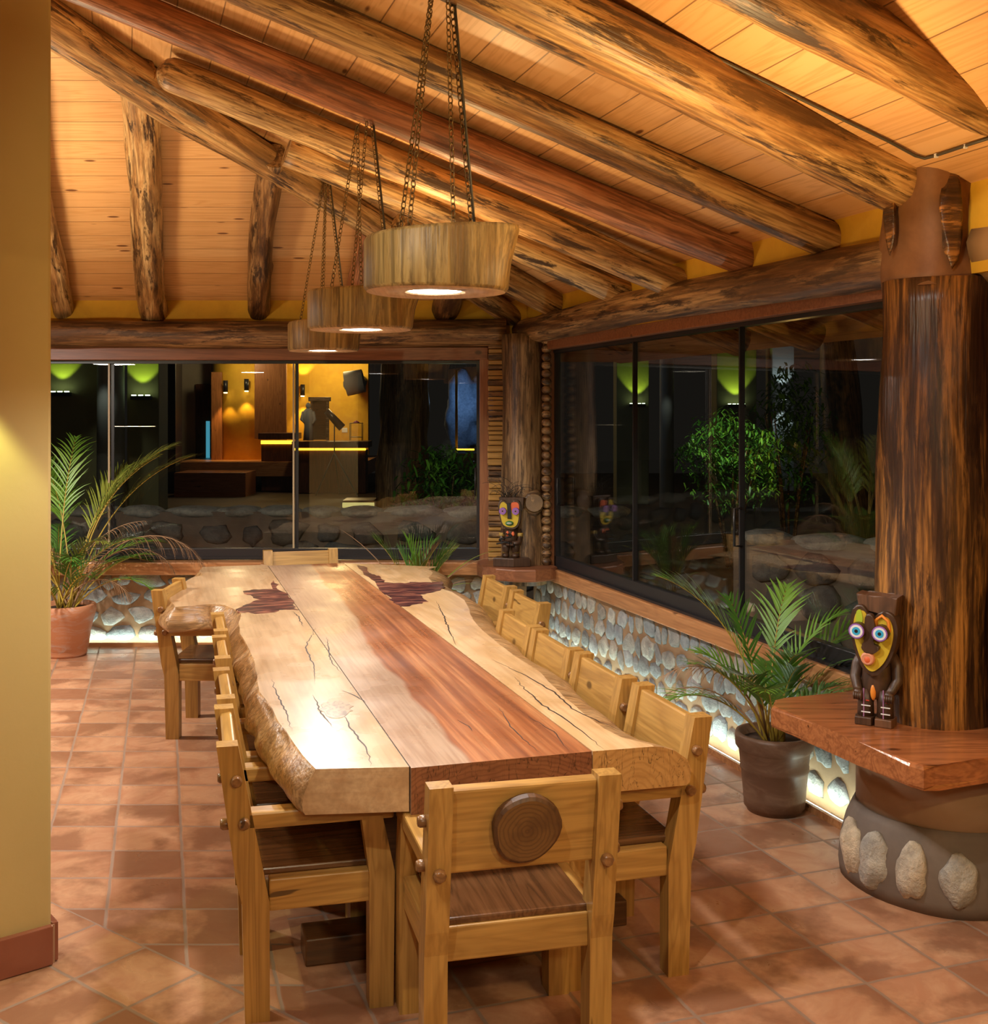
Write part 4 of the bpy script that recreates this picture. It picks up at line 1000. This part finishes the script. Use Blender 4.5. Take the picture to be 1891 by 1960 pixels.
# --- right idol
ip = onz(1684, 1392, .66)
t = empty('carved_idol', (ip.x, ip.y+.045, .66), math.radians(-33)); tag(t, 'dark carved wooden idol with yellow mask face on the right shelf', 'statue')
mask = smooth_outline([(0, .190), (-.040, .225), (-.072, .31), (-.082, .39), (-.068, .450), (-.034, .458), (-.004, .415), (.034, .442), (.074, .432), (.092, .375), (.080, .30), (.048, .230)])
a = MB(); a.prism(mask, -.052, .02, 0, XZ, bev=.006); a.build('mask_rim', 'ebony', t)
inner = scale_o(mask, .84, (0, .33))
a = MB(); a.prism(inner, -.058, -.04, 0, XZ); a.build('mask_face', 'yel', t)
a = MB(); a.prism(smooth_outline([(.006, .325), (.018, .352), (.014, .40), (.004, .43), (-.016, .43), (-.022, .395), (-.018, .345), (-.034, .31), (-.030, .292), (0, .280), (.026, .296), (.030, .312)]), -.080, -.045, 0, XZ, bev=.006); no = a.build('nose', 'ebony', t)
a = MB(); a.tube([(.018, -.060, .375), (.016, -.064, .41), (.038, -.064, .428), (.060, -.062, .41), (.064, -.060, .375), (.055, -.060, .345)], .0065, 8); a.build('brow', 'orange', t)
a = MB(); a.prism(smooth_outline([(-.058, .385), (-.056, .435), (-.040, .44), (-.034, .40)]), -.061, -.05, 0, XZ); a.build('eyelid', 'lime', t)
for (x, z) in ((-.047, .368), (.038, .366)):
    e = MB(); disc(e, (0, 0), .030, -.100, -.05, 0); eo = e.build('eye', 'ebony', t, (x, 0, z))
    for rr, y, m_, nm in ((.0285, -.1015, 'violet', 'eye_ring'), (.0235, -.1025, 'white', 'eye_white'), (.0155, -.1035, 'cyan', 'iris'), (.0065, -.1045, 'blackp', 'pupil')):
        q = MB(); disc(q, (0, 0), rr, y, -.1, 0); q.build(nm, m_, eo)
a = MB(); a.lathe([(.024, 0), (.026, .02), (.020, .034), (.015, .030)], n=20); mo = a.build('mouth', 'pink', t, (-.012, -.050, .262), (math.pi/2, 0, 0))
a = MB(); a.ball((0, 0, 0), (.015, .012, .018), 2); a.build('tongue', 'coral', t, (-.012, -.072, .259))
# hair block
a = MB(); hb = [(-.055, .44), (-.066, .50), (-.040, .492), (.0, .497), (.045, .49), (.088, .495), (.078, .42), (.02, .43)]
a.prism(hb, -.03, .075, 0, XZ, bev=.006); a.build('hair', 'hairw', t)
a = MB(); a.prism(smooth_outline([(-.06, .36), (-.05, .44), (.07, .44), (.075, .33), (.05, .25), (-.03, .25)], 3), -.0, .07, 0, XZ, bev=.01); a.build('head', 'ebony', t)
a = MB(); a.tube([(0, .025, .10), (0, .025, .14), (.0, .03, .20), (.0, .03, .27)], [.052, .060, .056, .05], 16); a.build('torso', 'ebony', t)
for s in (-1, 1):
    limb(t, 'arm', [(s*.055, .03, .265), (s*.072, .03, .22), (s*.078, .01, .17), (s*.062, -.02, .135), (s*.052, -.028, .125)], [.018, .024, .021, .017, .013])
    a = MB(); a.ball((s*.056, -.028, .115), (.020, .018, .024), 2, wob=.1); 
    for k in range(4): a.tube([(s*(.045+k*.008), -.042, .125), (s*(.045+k*.008), -.050, .11), (s*(.045+k*.008), -.044, .098)], [.005, .005, .004], 6)
    a.build('hand', 'ebony', t)
    lg = limb(t, 'leg', [(s*.032, .0, .135), (s*.036, -.002, .08), (s*.036, -.002, .02)], [.030, .030, .032], n=14)
    f = MB(); f.prism([(-.030, -.045), (.030, -.045), (.034, -.02), (.034, .035), (-.034, .035), (-.034, -.02)], 0, .032, bev=.004); f.build('foot', ['ebony', 'hairw'][s > 0], t, (s*.037, 0, 0))
    l = MB(); l.box((s*.036, -.033, .085), (.004, .003, .11)); l.build('painted_line', 'mauve', t)
    for z in (.06, .085):
        l = MB(); l.box((s*.036+.008, -.0335, z-.01), (.034, .003, .004)); l.build('painted_line', 'white', t)
    l = MB(); l.box((s*.036+.014, -.034, .095), (.012, .003, .004)); l.build('painted_line', 'redp', t)
l = MB(); l.ball((-.002, -.028, .128), (.011, .010, .033), 2); l.build('orange_bead', 'orange', t)
# --- left idol on the corner shelf
ip = at(978, 1080, 8.42)
t2 = empty('carved_idol', (ip.x, 8.47, .705), math.radians(-8)); tag(t2, 'small carved idol with orange mask and wiry hair on the corner shelf', 'statue')
a = MB(); a.prism([(-.125, -.07), (.03, -.09), (.15, -.045), (.12, .06), (-.11, .06)], 0, .065, bev=.006); a.build('base', 'ebony', t2)
mask = smooth_outline([(-.005, .28), (-.055, .30), (-.078, .36), (-.090, .46), (-.060, .50), (-.01, .47), (.03, .495), (.072, .485), (.080, .40), (.068, .32), (.04, .285)])
a = MB(); a.prism(mask, -.05, .03, 0, XZ, bev=.006); a.build('mask_rim', 'ebony', t2)
a = MB(); a.prism(scale_o(mask, .86, (-.005, .385)), -.056, -.04, 0, XZ); a.build('mask_face', 'yel', t2)
a = MB(); a.prism(smooth_outline([(.012, .42), (.010, .475), (.05, .482), (.068, .46), (.066, .41), (.05, .44), (.03, .44)]), -.062, -.05, 0, XZ); a.build('brow', 'coral', t2)
a = MB(); a.prism([(-.018, .36), (.012, .36), (.010, .40), (.004, .475), (-.024, .475), (-.014, .40)], -.070, -.045, 0, XZ, bev=.003); a.build('nose', 'blackp', t2)
for x in (-.052, .045):
    e = MB(); disc(e, (0, 0), .026, -.095, -.05, 0); eo = e.build('eye', 'violet', t2, (x, 0, .418))
    for rr, y, m_, nm in ((.014, -.097, 'mauve', 'iris'), (.006, -.098, 'blackp', 'pupil')):
        q = MB(); disc(q, (0, 0), rr, y, -.09, 0); q.build(nm, m_, eo)
a = MB(); a.ball((0, 0, 0), (.032, .016, .019), 2); a.build('mouth', 'grn', t2, (-.004, -.060, .325)); a = MB(); a.ball((-.004, -.074, .326), (.022, .005, .007), 2); a.build('teeth', 'steel', t2)
a = MB(); a.prism([(-.08, .47), (-.088, .515), (.10, .515), (.095, .43), (.07, .40), (.07, .47)], -.02, .06, 0, XZ, bev=.004); a.build('head', 'ebony', t2)
rr_ = random.Random(7); a = MB()
for i in range(34):
    az = rr_.uniform(0, 2*math.pi); pts = curve_pts((rr_.uniform(-.07, .07), .02, .51), az, rr_.uniform(.12, .26), rr_.uniform(.6, 1.4), rr_.uniform(1.0, 2.8), 8); a.tube(pts, .0016, 4)
a.build('wiry_hair', 'blackp', t2)
a = MB(); a.tube([(0, .02, .15), (0, .02, .20), (0, .02, .28)], [.045, .052, .05], 14); a.build('torso', 'ebony', t2)
for s in (-1, 1):
    limb(t2, 'arm', [(s*.058, .02, .275), (s*.07, .015, .22), (s*.062, -.02, .175), (s*.02, -.05, .17)], [.018, .020, .017, .013])
    a = MB(); a.ball((s*.018, -.055, .168), (.016, .014, .016), 2, wob=.1)
    for k in range(4): a.tube([(s*.014+k*.006-.01, -.066, .175), (s*.014+k*.006-.01, -.074, .165), (s*.014+k*.006-.01, -.068, .155)], .0035, 6)
    a.build('hand', 'ebony', t2)
    a = MB(); a.lathe([(.0215, -.016), (.0225, .016)], n=16); a.build('arm_band', 'gold', t2, (s*.069, .016, .232))
    limb(t2, 'leg', [(s*.032, .0, .19), (s*.036, 0, .13), (s*.037, 0, .08)], [.034, .030, .024]); a = MB(); a.lathe([(.026, 0), (.027, .045)], n=16); a.build('leg_band', 'gold', t2, (s*.037, 0, .095))
    a = MB(); a.ball((s*.037, -.012, .080), (.030, .042, .022), 2); a.build('foot', 'ebony', t2)
a = MB()
for i in range(26):
    k = i/26; a.ball((-.045+.05*math.sin(k*9)+k*.03, -.062-.008*math.cos(k*17), .25-k*.10), (.008, .008, .008), 1)
a.tube([(-.10, -.08, .172), (-.03, -.07, .185), (.02, -.06, .175)], .006, 6); a.build('bead_string', 'blackp', t2)
l = MB(); l.ball((-.02, -.048, .245), (.012, .006, .022), 2); l.ball((.022, -.048, .245), (.012, .006, .018), 2); l.build('chest_paint', 'coral', t2)
# ceiling cable along the thick rafter and its clips
cb = MB()
def cab(u, v): return onceil(u, v, 'B', .012)
P = [cab(1090, -18), cab(1200, 33), cab(1308, 82), cab(1388, 119), cab(1464, 156), cab(1616, 230), cab(1700, 270), cab(1752, 298), cab(1770, 303), cab(1790, 298), cab(1850, 278), cab(1900, 262)]
cb.tube(P, .006, 6); co_ = cb.build('ceiling_cable', 'cable'); tag(co_, 'thin dark cable clipped to the ceiling boards near the big column', 'cable')
for u, v in ((1792, 297), (1848, 279)): q = MB(); q.box(cab(u, v)+Vector((0, 0, -.002)), (.012, .012, .014)); q.build('cable_clip', 'white', co_)
# ================================================================ THE COURTYARD AND BAR SEEN THROUGH THE GLASS
M['paving'] = plaster('dark paving', (.10, .07, .045), (.06, .04, .03), 1.5, .6)
M['wallolive'] = plaster('olive plaster', (.34, .30, .14), (.28, .25, .11), 2)
M['wallcream'] = plaster('cream plaster', (.50, .44, .34), (.44, .38, .28), 2)
M['greycol'] = plaster('grey plaster column', (.48, .48, .44), (.40, .40, .36), 2)
M['darkwood'] = board_mat('dark bar panelling', (.13, .045, .018), (.06, .022, .01), 'z', .4)
M['redwood'] = board_mat('knotty red door wood', (.40, .16, .05), (.25, .09, .03), 'z', .4)
g = MB(); g.box((0, 22, -.05), (60, 26, .1)); g.box((16, 3, -.05), (27.0, 11.8, .1)) if False else None
structure(g.build('floor_courtyard', 'paving'))
g = MB(); g.box((7.2, 4.6, -.04), (9.0, 8.7, .08), RZ(RANG-math.pi/2)); structure(g.build('floor_courtyard', 'paving'))
# low garden walls
def gwall(a, b_, hgt, lab, seed, cw=.42, lit=None):
    a, b_ = Vector(a), Vector(b_); L = (b_-a).length; ang = math.atan2((b_-a).y, (b_-a).x); mb = MB(); mb.box((L/2, .16, hgt/2-.02), (L, .30, hgt-.04))
    d = 1
    stones(mb, L, .02, hgt-.1, lambda s, z, o: Vector((s, .01-o, z)), cw, .28, seed, .05, tones=[(.45, .43, .42), (.55, .5, .45), (.38, .4, .42)])  # face stones darkened in colour to stand for shade below the lit coping
    r = random.Random(seed); s = 0
    while s < L:
        w = r.uniform(.4, .7); sd = r.random()*9; mb.ball((s+w/2, .16, hgt-.05), (w*.52, .22, .07), 2, 1, wob=.3, seed=sd, tone=(1.2, 1.15, 1.05)); s += w*.9
    o = mb.build('garden_wall', ['cement', 'stone'], loc=a, rot=(0, 0, ang)); tag(o, lab, 'low wall')
gwall((-5.2, 11.35, 0), (1.2, 11.25, 0), .90, 'low rubble stone wall outside the back window', 81)
gwall((2.0, 8.55, 0), (4.2, 7.3, 0), .95, 'low stone wall outside the right window', 82)
light('garden_light', 'POINT', (-1.5, 10.6, 2.95), 5, (.9, .95, 1), .05)
light('garden_light', 'POINT', (2.6, 7.3, 2.9), 2, (.8, .9, 1), .05)
def pbox(name, u0, v0, u1, v1, Y, dep, m, lab=None, cat=None, parent=None, bev=.01, group=None):
    a, b_ = at(u0, v0, Y), at(u1, v1, Y)
    o = MB().box((0, 0, 0), (b_.x-a.x, dep, a.z-b_.z), bev=bev).build(name, m, parent, ((a.x+b_.x)/2, Y+dep/2, (a.z+b_.z)/2))
    if lab: tag(o, lab, cat, group)
    return o
def sconce(u, v, Y, m, col, p, lab, up=True, down=False, w=.30, spot=75, body=None, n=3):
    t = empty('wall_light', at(u, v, Y)); tag(t, lab, 'wall light')
    MB().box((0, -.05, -.02), (w, .10, .06), bev=.01).build('housing', 'black', t)
    for k in range(n):
        x = (k-(n-1)/2)*w/max(1, n); 
        for s in ((1,) if up and not down else (1, -1)):
            MB().lathe([(w/n*.36, 0), (w/n*.36, .012)], n=12).build('bulb', m, t, (x, -.07, .012 if s > 0 else -.062))
    q = at(u, v, Y)
    if up: light('wall_light_beam', 'SPOT', (q.x, q.y-.14, q.z+.03), p, col, .02, (q.x, q.y+.05, q.z+1), spot, .35)
    if down: light('wall_light_beam', 'SPOT', (q.x, q.y-.14, q.z-.08), p, col, .02, (q.x, q.y+.05, q.z-1), spot, .35)
    return t
# left window: two olive pillars with green fans of light, a pale column
pbox('garden_pillar', 70, 560, 186, 1092, 16.5, .5, 'wallolive', 'olive plaster pillar with a green wall light, leftmost outside', 'pillar')
pbox('garden_pillar', 243, 560, 304, 1092, 16.5, .5, 'wallolive', 'olive plaster pillar with a green wall light, right of the pale column', 'pillar')
c = at(212, 900, 16.2); mb = MB(); mb.lathe([(.20, 0), (.19, 2.6), (.19, 3.4)], n=32); tag(mb.build('garden_column', 'greycol', loc=(c.x, 16.2, 0)), 'pale round column behind the back window joint', 'column')
sconce(118, 752, 16.45, 'gbulb', (.62, 1, .10), 16, 'green wall light behind the glass, nearest the yellow pillar')
sconce(272, 759, 16.45, 'gbulb', (.62, 1, .10), 16, 'green wall light behind the glass, right of the pale column')
light('column_light', 'SPOT', (c.x-.1, 15.6, 2.6), 8, (.9, 1, .9), .05, (c.x, 16.1, 1.2), 60, .8)
# bar pavilion
YB = 26.0
pbox('pavilion_wall', 303, 560, 336, 1010, YB, .6, 'black', 'dark doorway edge of the bar pavilion', 'wall')
pbox('pavilion_wall', 334, 560, 405, 905, YB+3, .3, 'wallcream', 'cream wall beside the bar', 'wall')
dd = pbox('dark_door', 374, 735, 402, 884, YB+2.9, .1, 'darkwood', 'narrow dark doorway behind the bar terrace', 'door')
def under(par, o): o.parent = par; o.location = o.location-par.location; return o
tag(under(dd, pbox('lit_panel', 394, 806, 401, 882, YB+2.8, .05, emis('cyan panel', (.1, .5, .7), .55))), 'narrow cyan glowing panel')
pbox('terrace', 333, 884, 700, 912, YB+.4, 4.2, 'sill', 'raised tiled terrace under the bar', 'terrace')
pbox('terrace', 333, 905, 470, 960, YB-1.0, 1.2, 'frame', 'lower step of the raised terrace', 'terrace step')
c = at(478, 800, YB+2.4); mb = MB(); mb.lathe([(.92, .0), (.92, 3.6)], n=48); rp_ = mb.build('round_pillar', 'ochre', loc=(c.x, c.y, .5)); tag(rp_, 'big round ochre pillar with small wall lights', 'pillar')
under(rp_, pbox('wooden_panel', 404, 712, 424, 884, YB+1.5, .12, 'redwood'))
under(rp_, pbox('wooden_panel', 487, 690, 548, 840, YB+1.2, .12, 'redwood'))
pbox('bar_wall', 548, 560, 705, 870, YB+3, .3, 'ochre', 'bright ochre wall behind the bar counter', 'wall')
bar = empty('bar_counter', at(630, 944, YB)); tag(bar, 'dark wood bar counter with amber lit edge seen through the glass', 'bar counter')
def bpart(name, u0, v0, u1, v1, Y, dep, m):
    o = pbox(name, u0, v0, u1, v1, Y, dep, m); o.parent = bar; o.location = o.location-bar.location; return o
bpart('counter_front', 563, 862, 700, 944, YB, .6, 'darkwood'); bpart('counter_top', 558, 845, 705, 857, YB-.25, 1.0, 'darkwood'); bpart('light_line', 563, 858, 700, 862, YB-.05, .05, 'amber')
bpart('counter_front', 500, 851, 561, 940, YB+.6, .6, 'darkwood'); bpart('counter_top', 494, 829, 565, 841, YB+.3, 1.0, 'darkwood'); bpart('light_line', 499, 843, 561, 850, YB+.55, .05, 'amber')
for i, (u, v, Y) in enumerate(((433, 738, YB+1.45), (473, 735, YB+1.45), (580, 745, YB+2.95))):
    q = at(u, v, Y); t = empty('wall_light', q); tag(t, ('warm tube light on the left of the ochre pillar', 'warm tube light on the right of the ochre pillar', 'warm tube light on the bar wall above the statue')[i], 'wall light')
    MB().lathe([(.06, -.16), (.06, .12)], n=16).build('housing', 'black', t, (0, -.08, 0)); MB().lathe([(.045, 0), (.045, .02)], n=12).build('bulb', 'bulb', t, (0, -.08, -.19))
    light('wall_light_beam', 'SPOT', (q.x, q.y-.2, q.z-.22), 55, (1, .6, .2), .03, (q.x, q.y+.05, q.z-1.5), 70, .6)
    if i == 2: light('wall_light_beam', 'SPOT', (q.x, q.y-.2, q.z+.2), 40, (1, .6, .2), .03, (q.x, q.y+.05, q.z+1), 80, .6)
light('bar_light', 'POINT', at(640, 690, YB+1.6), 120, (1, .75, .35), .3)
light('bar_light', 'POINT', at(450, 680, YB+.4), 45, (1, .75, .4), .1)
light('bar_light', 'POINT', at(600, 685, YB-1.6), 30, (1, .75, .45), .1)  # added fill in front so the statue and door show
# things on the bar
t = empty('antique_door', at(612, 843, YB+.1)); tag(t, 'small weathered wooden door standing on the bar', 'door ornament')
def tp(par, name, u0, v0, u1, v1, Y, dep, m):
    o = pbox(name, u0, v0, u1, v1, Y, dep, m); o.parent = par; o.location = o.location-par.location; return o
tp(t, 'door_leaf', 598, 768, 624, 842, YB+.2, .05, 'darkbase'); tp(t, 'door_frame', 594, 764, 598, 843, YB+.15, .12, 'trunkgrey'); tp(t, 'door_frame', 624, 764, 629, 843, YB+.15, .12, 'trunkgrey'); tp(t, 'door_frame', 590, 760, 632, 768, YB+.12, .16, 'trunkgrey')
q = at(590, 843, YB-.05); mb = MB(); mb.tube([(0, 0, 0), (.01, 0, .35), (0, 0, .45), (0, 0, .68), (0, 0, .74)], [.12, .10, .12, .11, .05], 12); mb.ball((0, 0, .80), (.06, .065, .075), 2)
mb.tube([(.10, 0, .66), (.15, -.02, .48), (.10, -.06, .38)], [.05, .04, .03], 8); mb.tube([(-.10, 0, .66), (-.15, -.02, .48), (-.08, -.06, .42)], [.05, .04, .03], 8)
tag(mb.build('standing_statue', 'steel', loc=q), 'grey standing figure statue on the bar', 'statue')
cg = empty('glass_box', at(682, 843, YB)); tag(cg, 'small metal framed display case at the right end of the bar', 'display case')
mb = MB()
for x in (-.14, .14):
    for y in (-.12, .12): mb.tube([(x, y, 0), (x, y, .40)], .009, 5)
for z in (.08, .40):
    mb.tube([(-.14, -.12, z), (.14, -.12, z), (.14, .12, z), (-.14, .12, z), (-.14, -.12, z)], .009, 5)
mb.build('metal_frame', 'gold', cg); MB().lathe([(.09, .40), (.05, .44), (.01, .46)], n=16).build('lid', flat('magenta', (.5, .02, .15)), cg)
pbox('wall_socket', 654, 819, 665, 828, YB+2.98, .02, 'white', 'white wall socket on the bar wall', 'socket')
q = at(688, 735, YB+1.0); mb = MB(); mb.tube([(-.33, 0, 0), (.1, 0, .08)], [.30, .28], 20); mb.tube([(-.2, 0, 0), (-.2, 2.0, .1)], .2, 12); tag(mb.build('duct', 'greycol', loc=q), 'fat pale duct end under the bar roof', 'duct')
tri = empty('tripod', at(640, 948, 25.4)); tri.scale = (1.27, 1.27, 1.27); tag(tri, 'dark tripod with a lamp head standing before the bar', 'tripod')
mb = MB(); hh = 1.55
for x, y in ((-.32, -.1), (.42, -.1), (.05, .35)): mb.tube([(x, y, 0), (0, 0, .75)], .014, 6)
mb.build('tripod_legs', 'black', tri); MB().tube([(0, 0, .7), (0, 0, 1.25)], .012, 6).build('pole', 'black', tri); MB().tube([(-.14, 0, 1.5), (.14, 0, 1.2)], [.06, .075], 12).build('lamp_head', 'black', tri)
for k, (u0, v0, u1, v1) in enumerate(((655, 962, 716, 972), (655, 982, 716, 992))):
    s_ = empty('lit_step', at(685, v1, 14.5+(-.3*k))); tag(s_, ('upper garden step with amber light under its nose', 'lower garden step with amber light under its nose')[k], 'step')
    a = pbox('tread', u0, v0-4, u1, v0, 14.5-.3*k, .5, 'sill'); b_ = pbox('light_panel', u0, v0, u1, v1, 14.55-.3*k, .05, emis('step glow', (1, .85, .3), .55))
    for o in (a, b_): o.parent = s_; o.location = o.location-s_.location
# lit doorway with blue rock on the far right of the back window
dw = empty('lit_doorway', at(890, 865, 20)); tag(dw, 'lit opening with a bluish rock behind the back window', 'doorway')
tp(dw, 'wall_base', 868, 867, 912, 985, 20.3, .3, 'black'); tp(dw, 'door_post', 871, 708, 876, 866, 20, .2, 'ochre'); tp(dw, 'light_line', 873, 859, 908, 862, 19.9, .05, 'amber')
q = at(897, 790, 21.5)-dw.location; mb = MB(); mb.ball((0, 0, 0), (.40, .3, .75), 4, wob=.5, seed=3, tone=(.7, .9, 1.3)); mb.build('rock', 'stone', dw, q)
light('rock_light', 'POINT', at(885, 760, 20.5), 14, (.35, .6, 1), .1)
# right window: far pillars
pbox('garden_pillar', 1180, 560, 1242, 965, 22, .5, 'wallolive', 'dark olive pillar with green light outside the right window', 'pillar')
pbox('garden_pillar', 1372, 560, 1448, 960, 22, .5, 'wallolive', 'dark olive pillar with green light above the courtyard bush', 'pillar')
pbox('garden_pillar', 1478, 560, 1520, 940, 22, .5, 'greycol', 'grey pillar with a white up and down light', 'pillar')
c = at(1276, 900, 21); mb = MB(); mb.lathe([(.135, 0), (.13, 2.9), (.13, 3.4)], n=24); tag(mb.build('garden_column', 'greycol', loc=(c.x, 21, .1)), 'slim pale column outside the right window', 'column')
sconce(1219, 774, 21.95, 'gbulb', (.62, 1, .10), 16, 'green wall light outside the right window, left one', w=.32, n=4)
sconce(1408, 775, 21.95, 'gbulb', (.62, 1, .10), 18, 'green wall light above the lit bush', w=.36, n=4)
sconce(1499, 760, 21.95, 'wbulb', (.7, .9, 1), 12, 'cool white up and down wall light on the grey pillar', down=True, w=.12, spot=60, n=1)
light('column_light', 'SPOT', (c.x-.1, 20.4, 2.6), 6, (.9, 1, .9), .05, (c.x, 21, 1.2), 50, .8)
def bush(c, rx, ry, rz, n, seed, lab, mats=('leaf', 'leafdk'), ls=.10, cat='bush'):
    r = random.Random(seed); mb = MB(); t = empty('garden_bush', (c[0], c[1], 0)); tag(t, lab, cat)
    for i in range(n):
        a = r.uniform(0, 6.28); e = r.uniform(-1, 1); q = r.random()**.4
        p = Vector((rx*q*math.cos(a)*math.sqrt(1-e*e), ry*q*math.sin(a)*math.sqrt(1-e*e), c[2]+rz*q*e))
        p += Vector((noise.noise(p*2+Vector((seed, 0, 0))), noise.noise(p*2+Vector((0, seed, 0))), noise.noise(p*2)))*.25
        d = Vector((r.uniform(-1, 1), r.uniform(-1, 1), r.uniform(-.8, .6))); blade(mb, p, d, Vector((0, 0, 1)), ls*r.uniform(.7, 1.3), ls*.33, .4, r.choice((0, 1)), 2)
    mb.build('foliage', list(mats), t); s = MB()
    for i in range(7):
        a = r.uniform(0, 6.28); s.tube([(.05*math.cos(a), .05*math.sin(a), 0), (rx*.3*math.cos(a), ry*.3*math.sin(a), c[2]*.6), (rx*.6*math.cos(a), ry*.6*math.sin(a), c[2]+rz*.3)], [.02, .014, .006], 5)
    s.build('stems', 'trunkgrey', t)
q = at(1400, 880, 13.5); bush((q.x, q.y, q.z), .62, .5, .62, 2300, 5, 'leafy bush sparkling in a spotlight outside the right window', ls=.09)
light('bush_light', 'SPOT', (q.x-.2, q.y-1.3, q.z+1.1), 90, (.75, 1, .75), .03, (q.x, q.y, q.z), 50, .6)
light('bush_light', 'POINT', (q.x+.5, q.y-.9, q.z+.2), 12, (1, .55, .15), .03)
q = at(850, 930, 13.2); bush((q.x, q.y, q.z), .6, .4, .45, 1300, 6, 'dark bamboo like bush beyond the back window', ('leafdk', 'leaf'), .14)
q = at(1510, 830, 14.5); bush((q.x, q.y, q.z), .55, .5, .9, 1300, 7, 'tall dim shrub right of the sparkling bush', ('leafdk', 'leafdk'), .14)
light('garden_light', 'POINT', at(860, 860, 12.4), 1.6, (.7, 1, .6), .1)
# big dark tree trunk in the courtyard
log('garden_tree', Vector((at(768, 1010, 15).x, 15, -.05)), at(775, 560, 15), .36, .30, M['trunkgrey'], 'thick dark tree trunk in the courtyard', 'tree', seed=91, round1=0)
log('garden_tree', Vector((at(1640, 1000, 16).x, 16, -.05)), at(1590, 560, 16), .32, .22, M['trunkgrey'], 'pale leaning tree trunk outside the right window', 'tree', seed=92, round1=0)
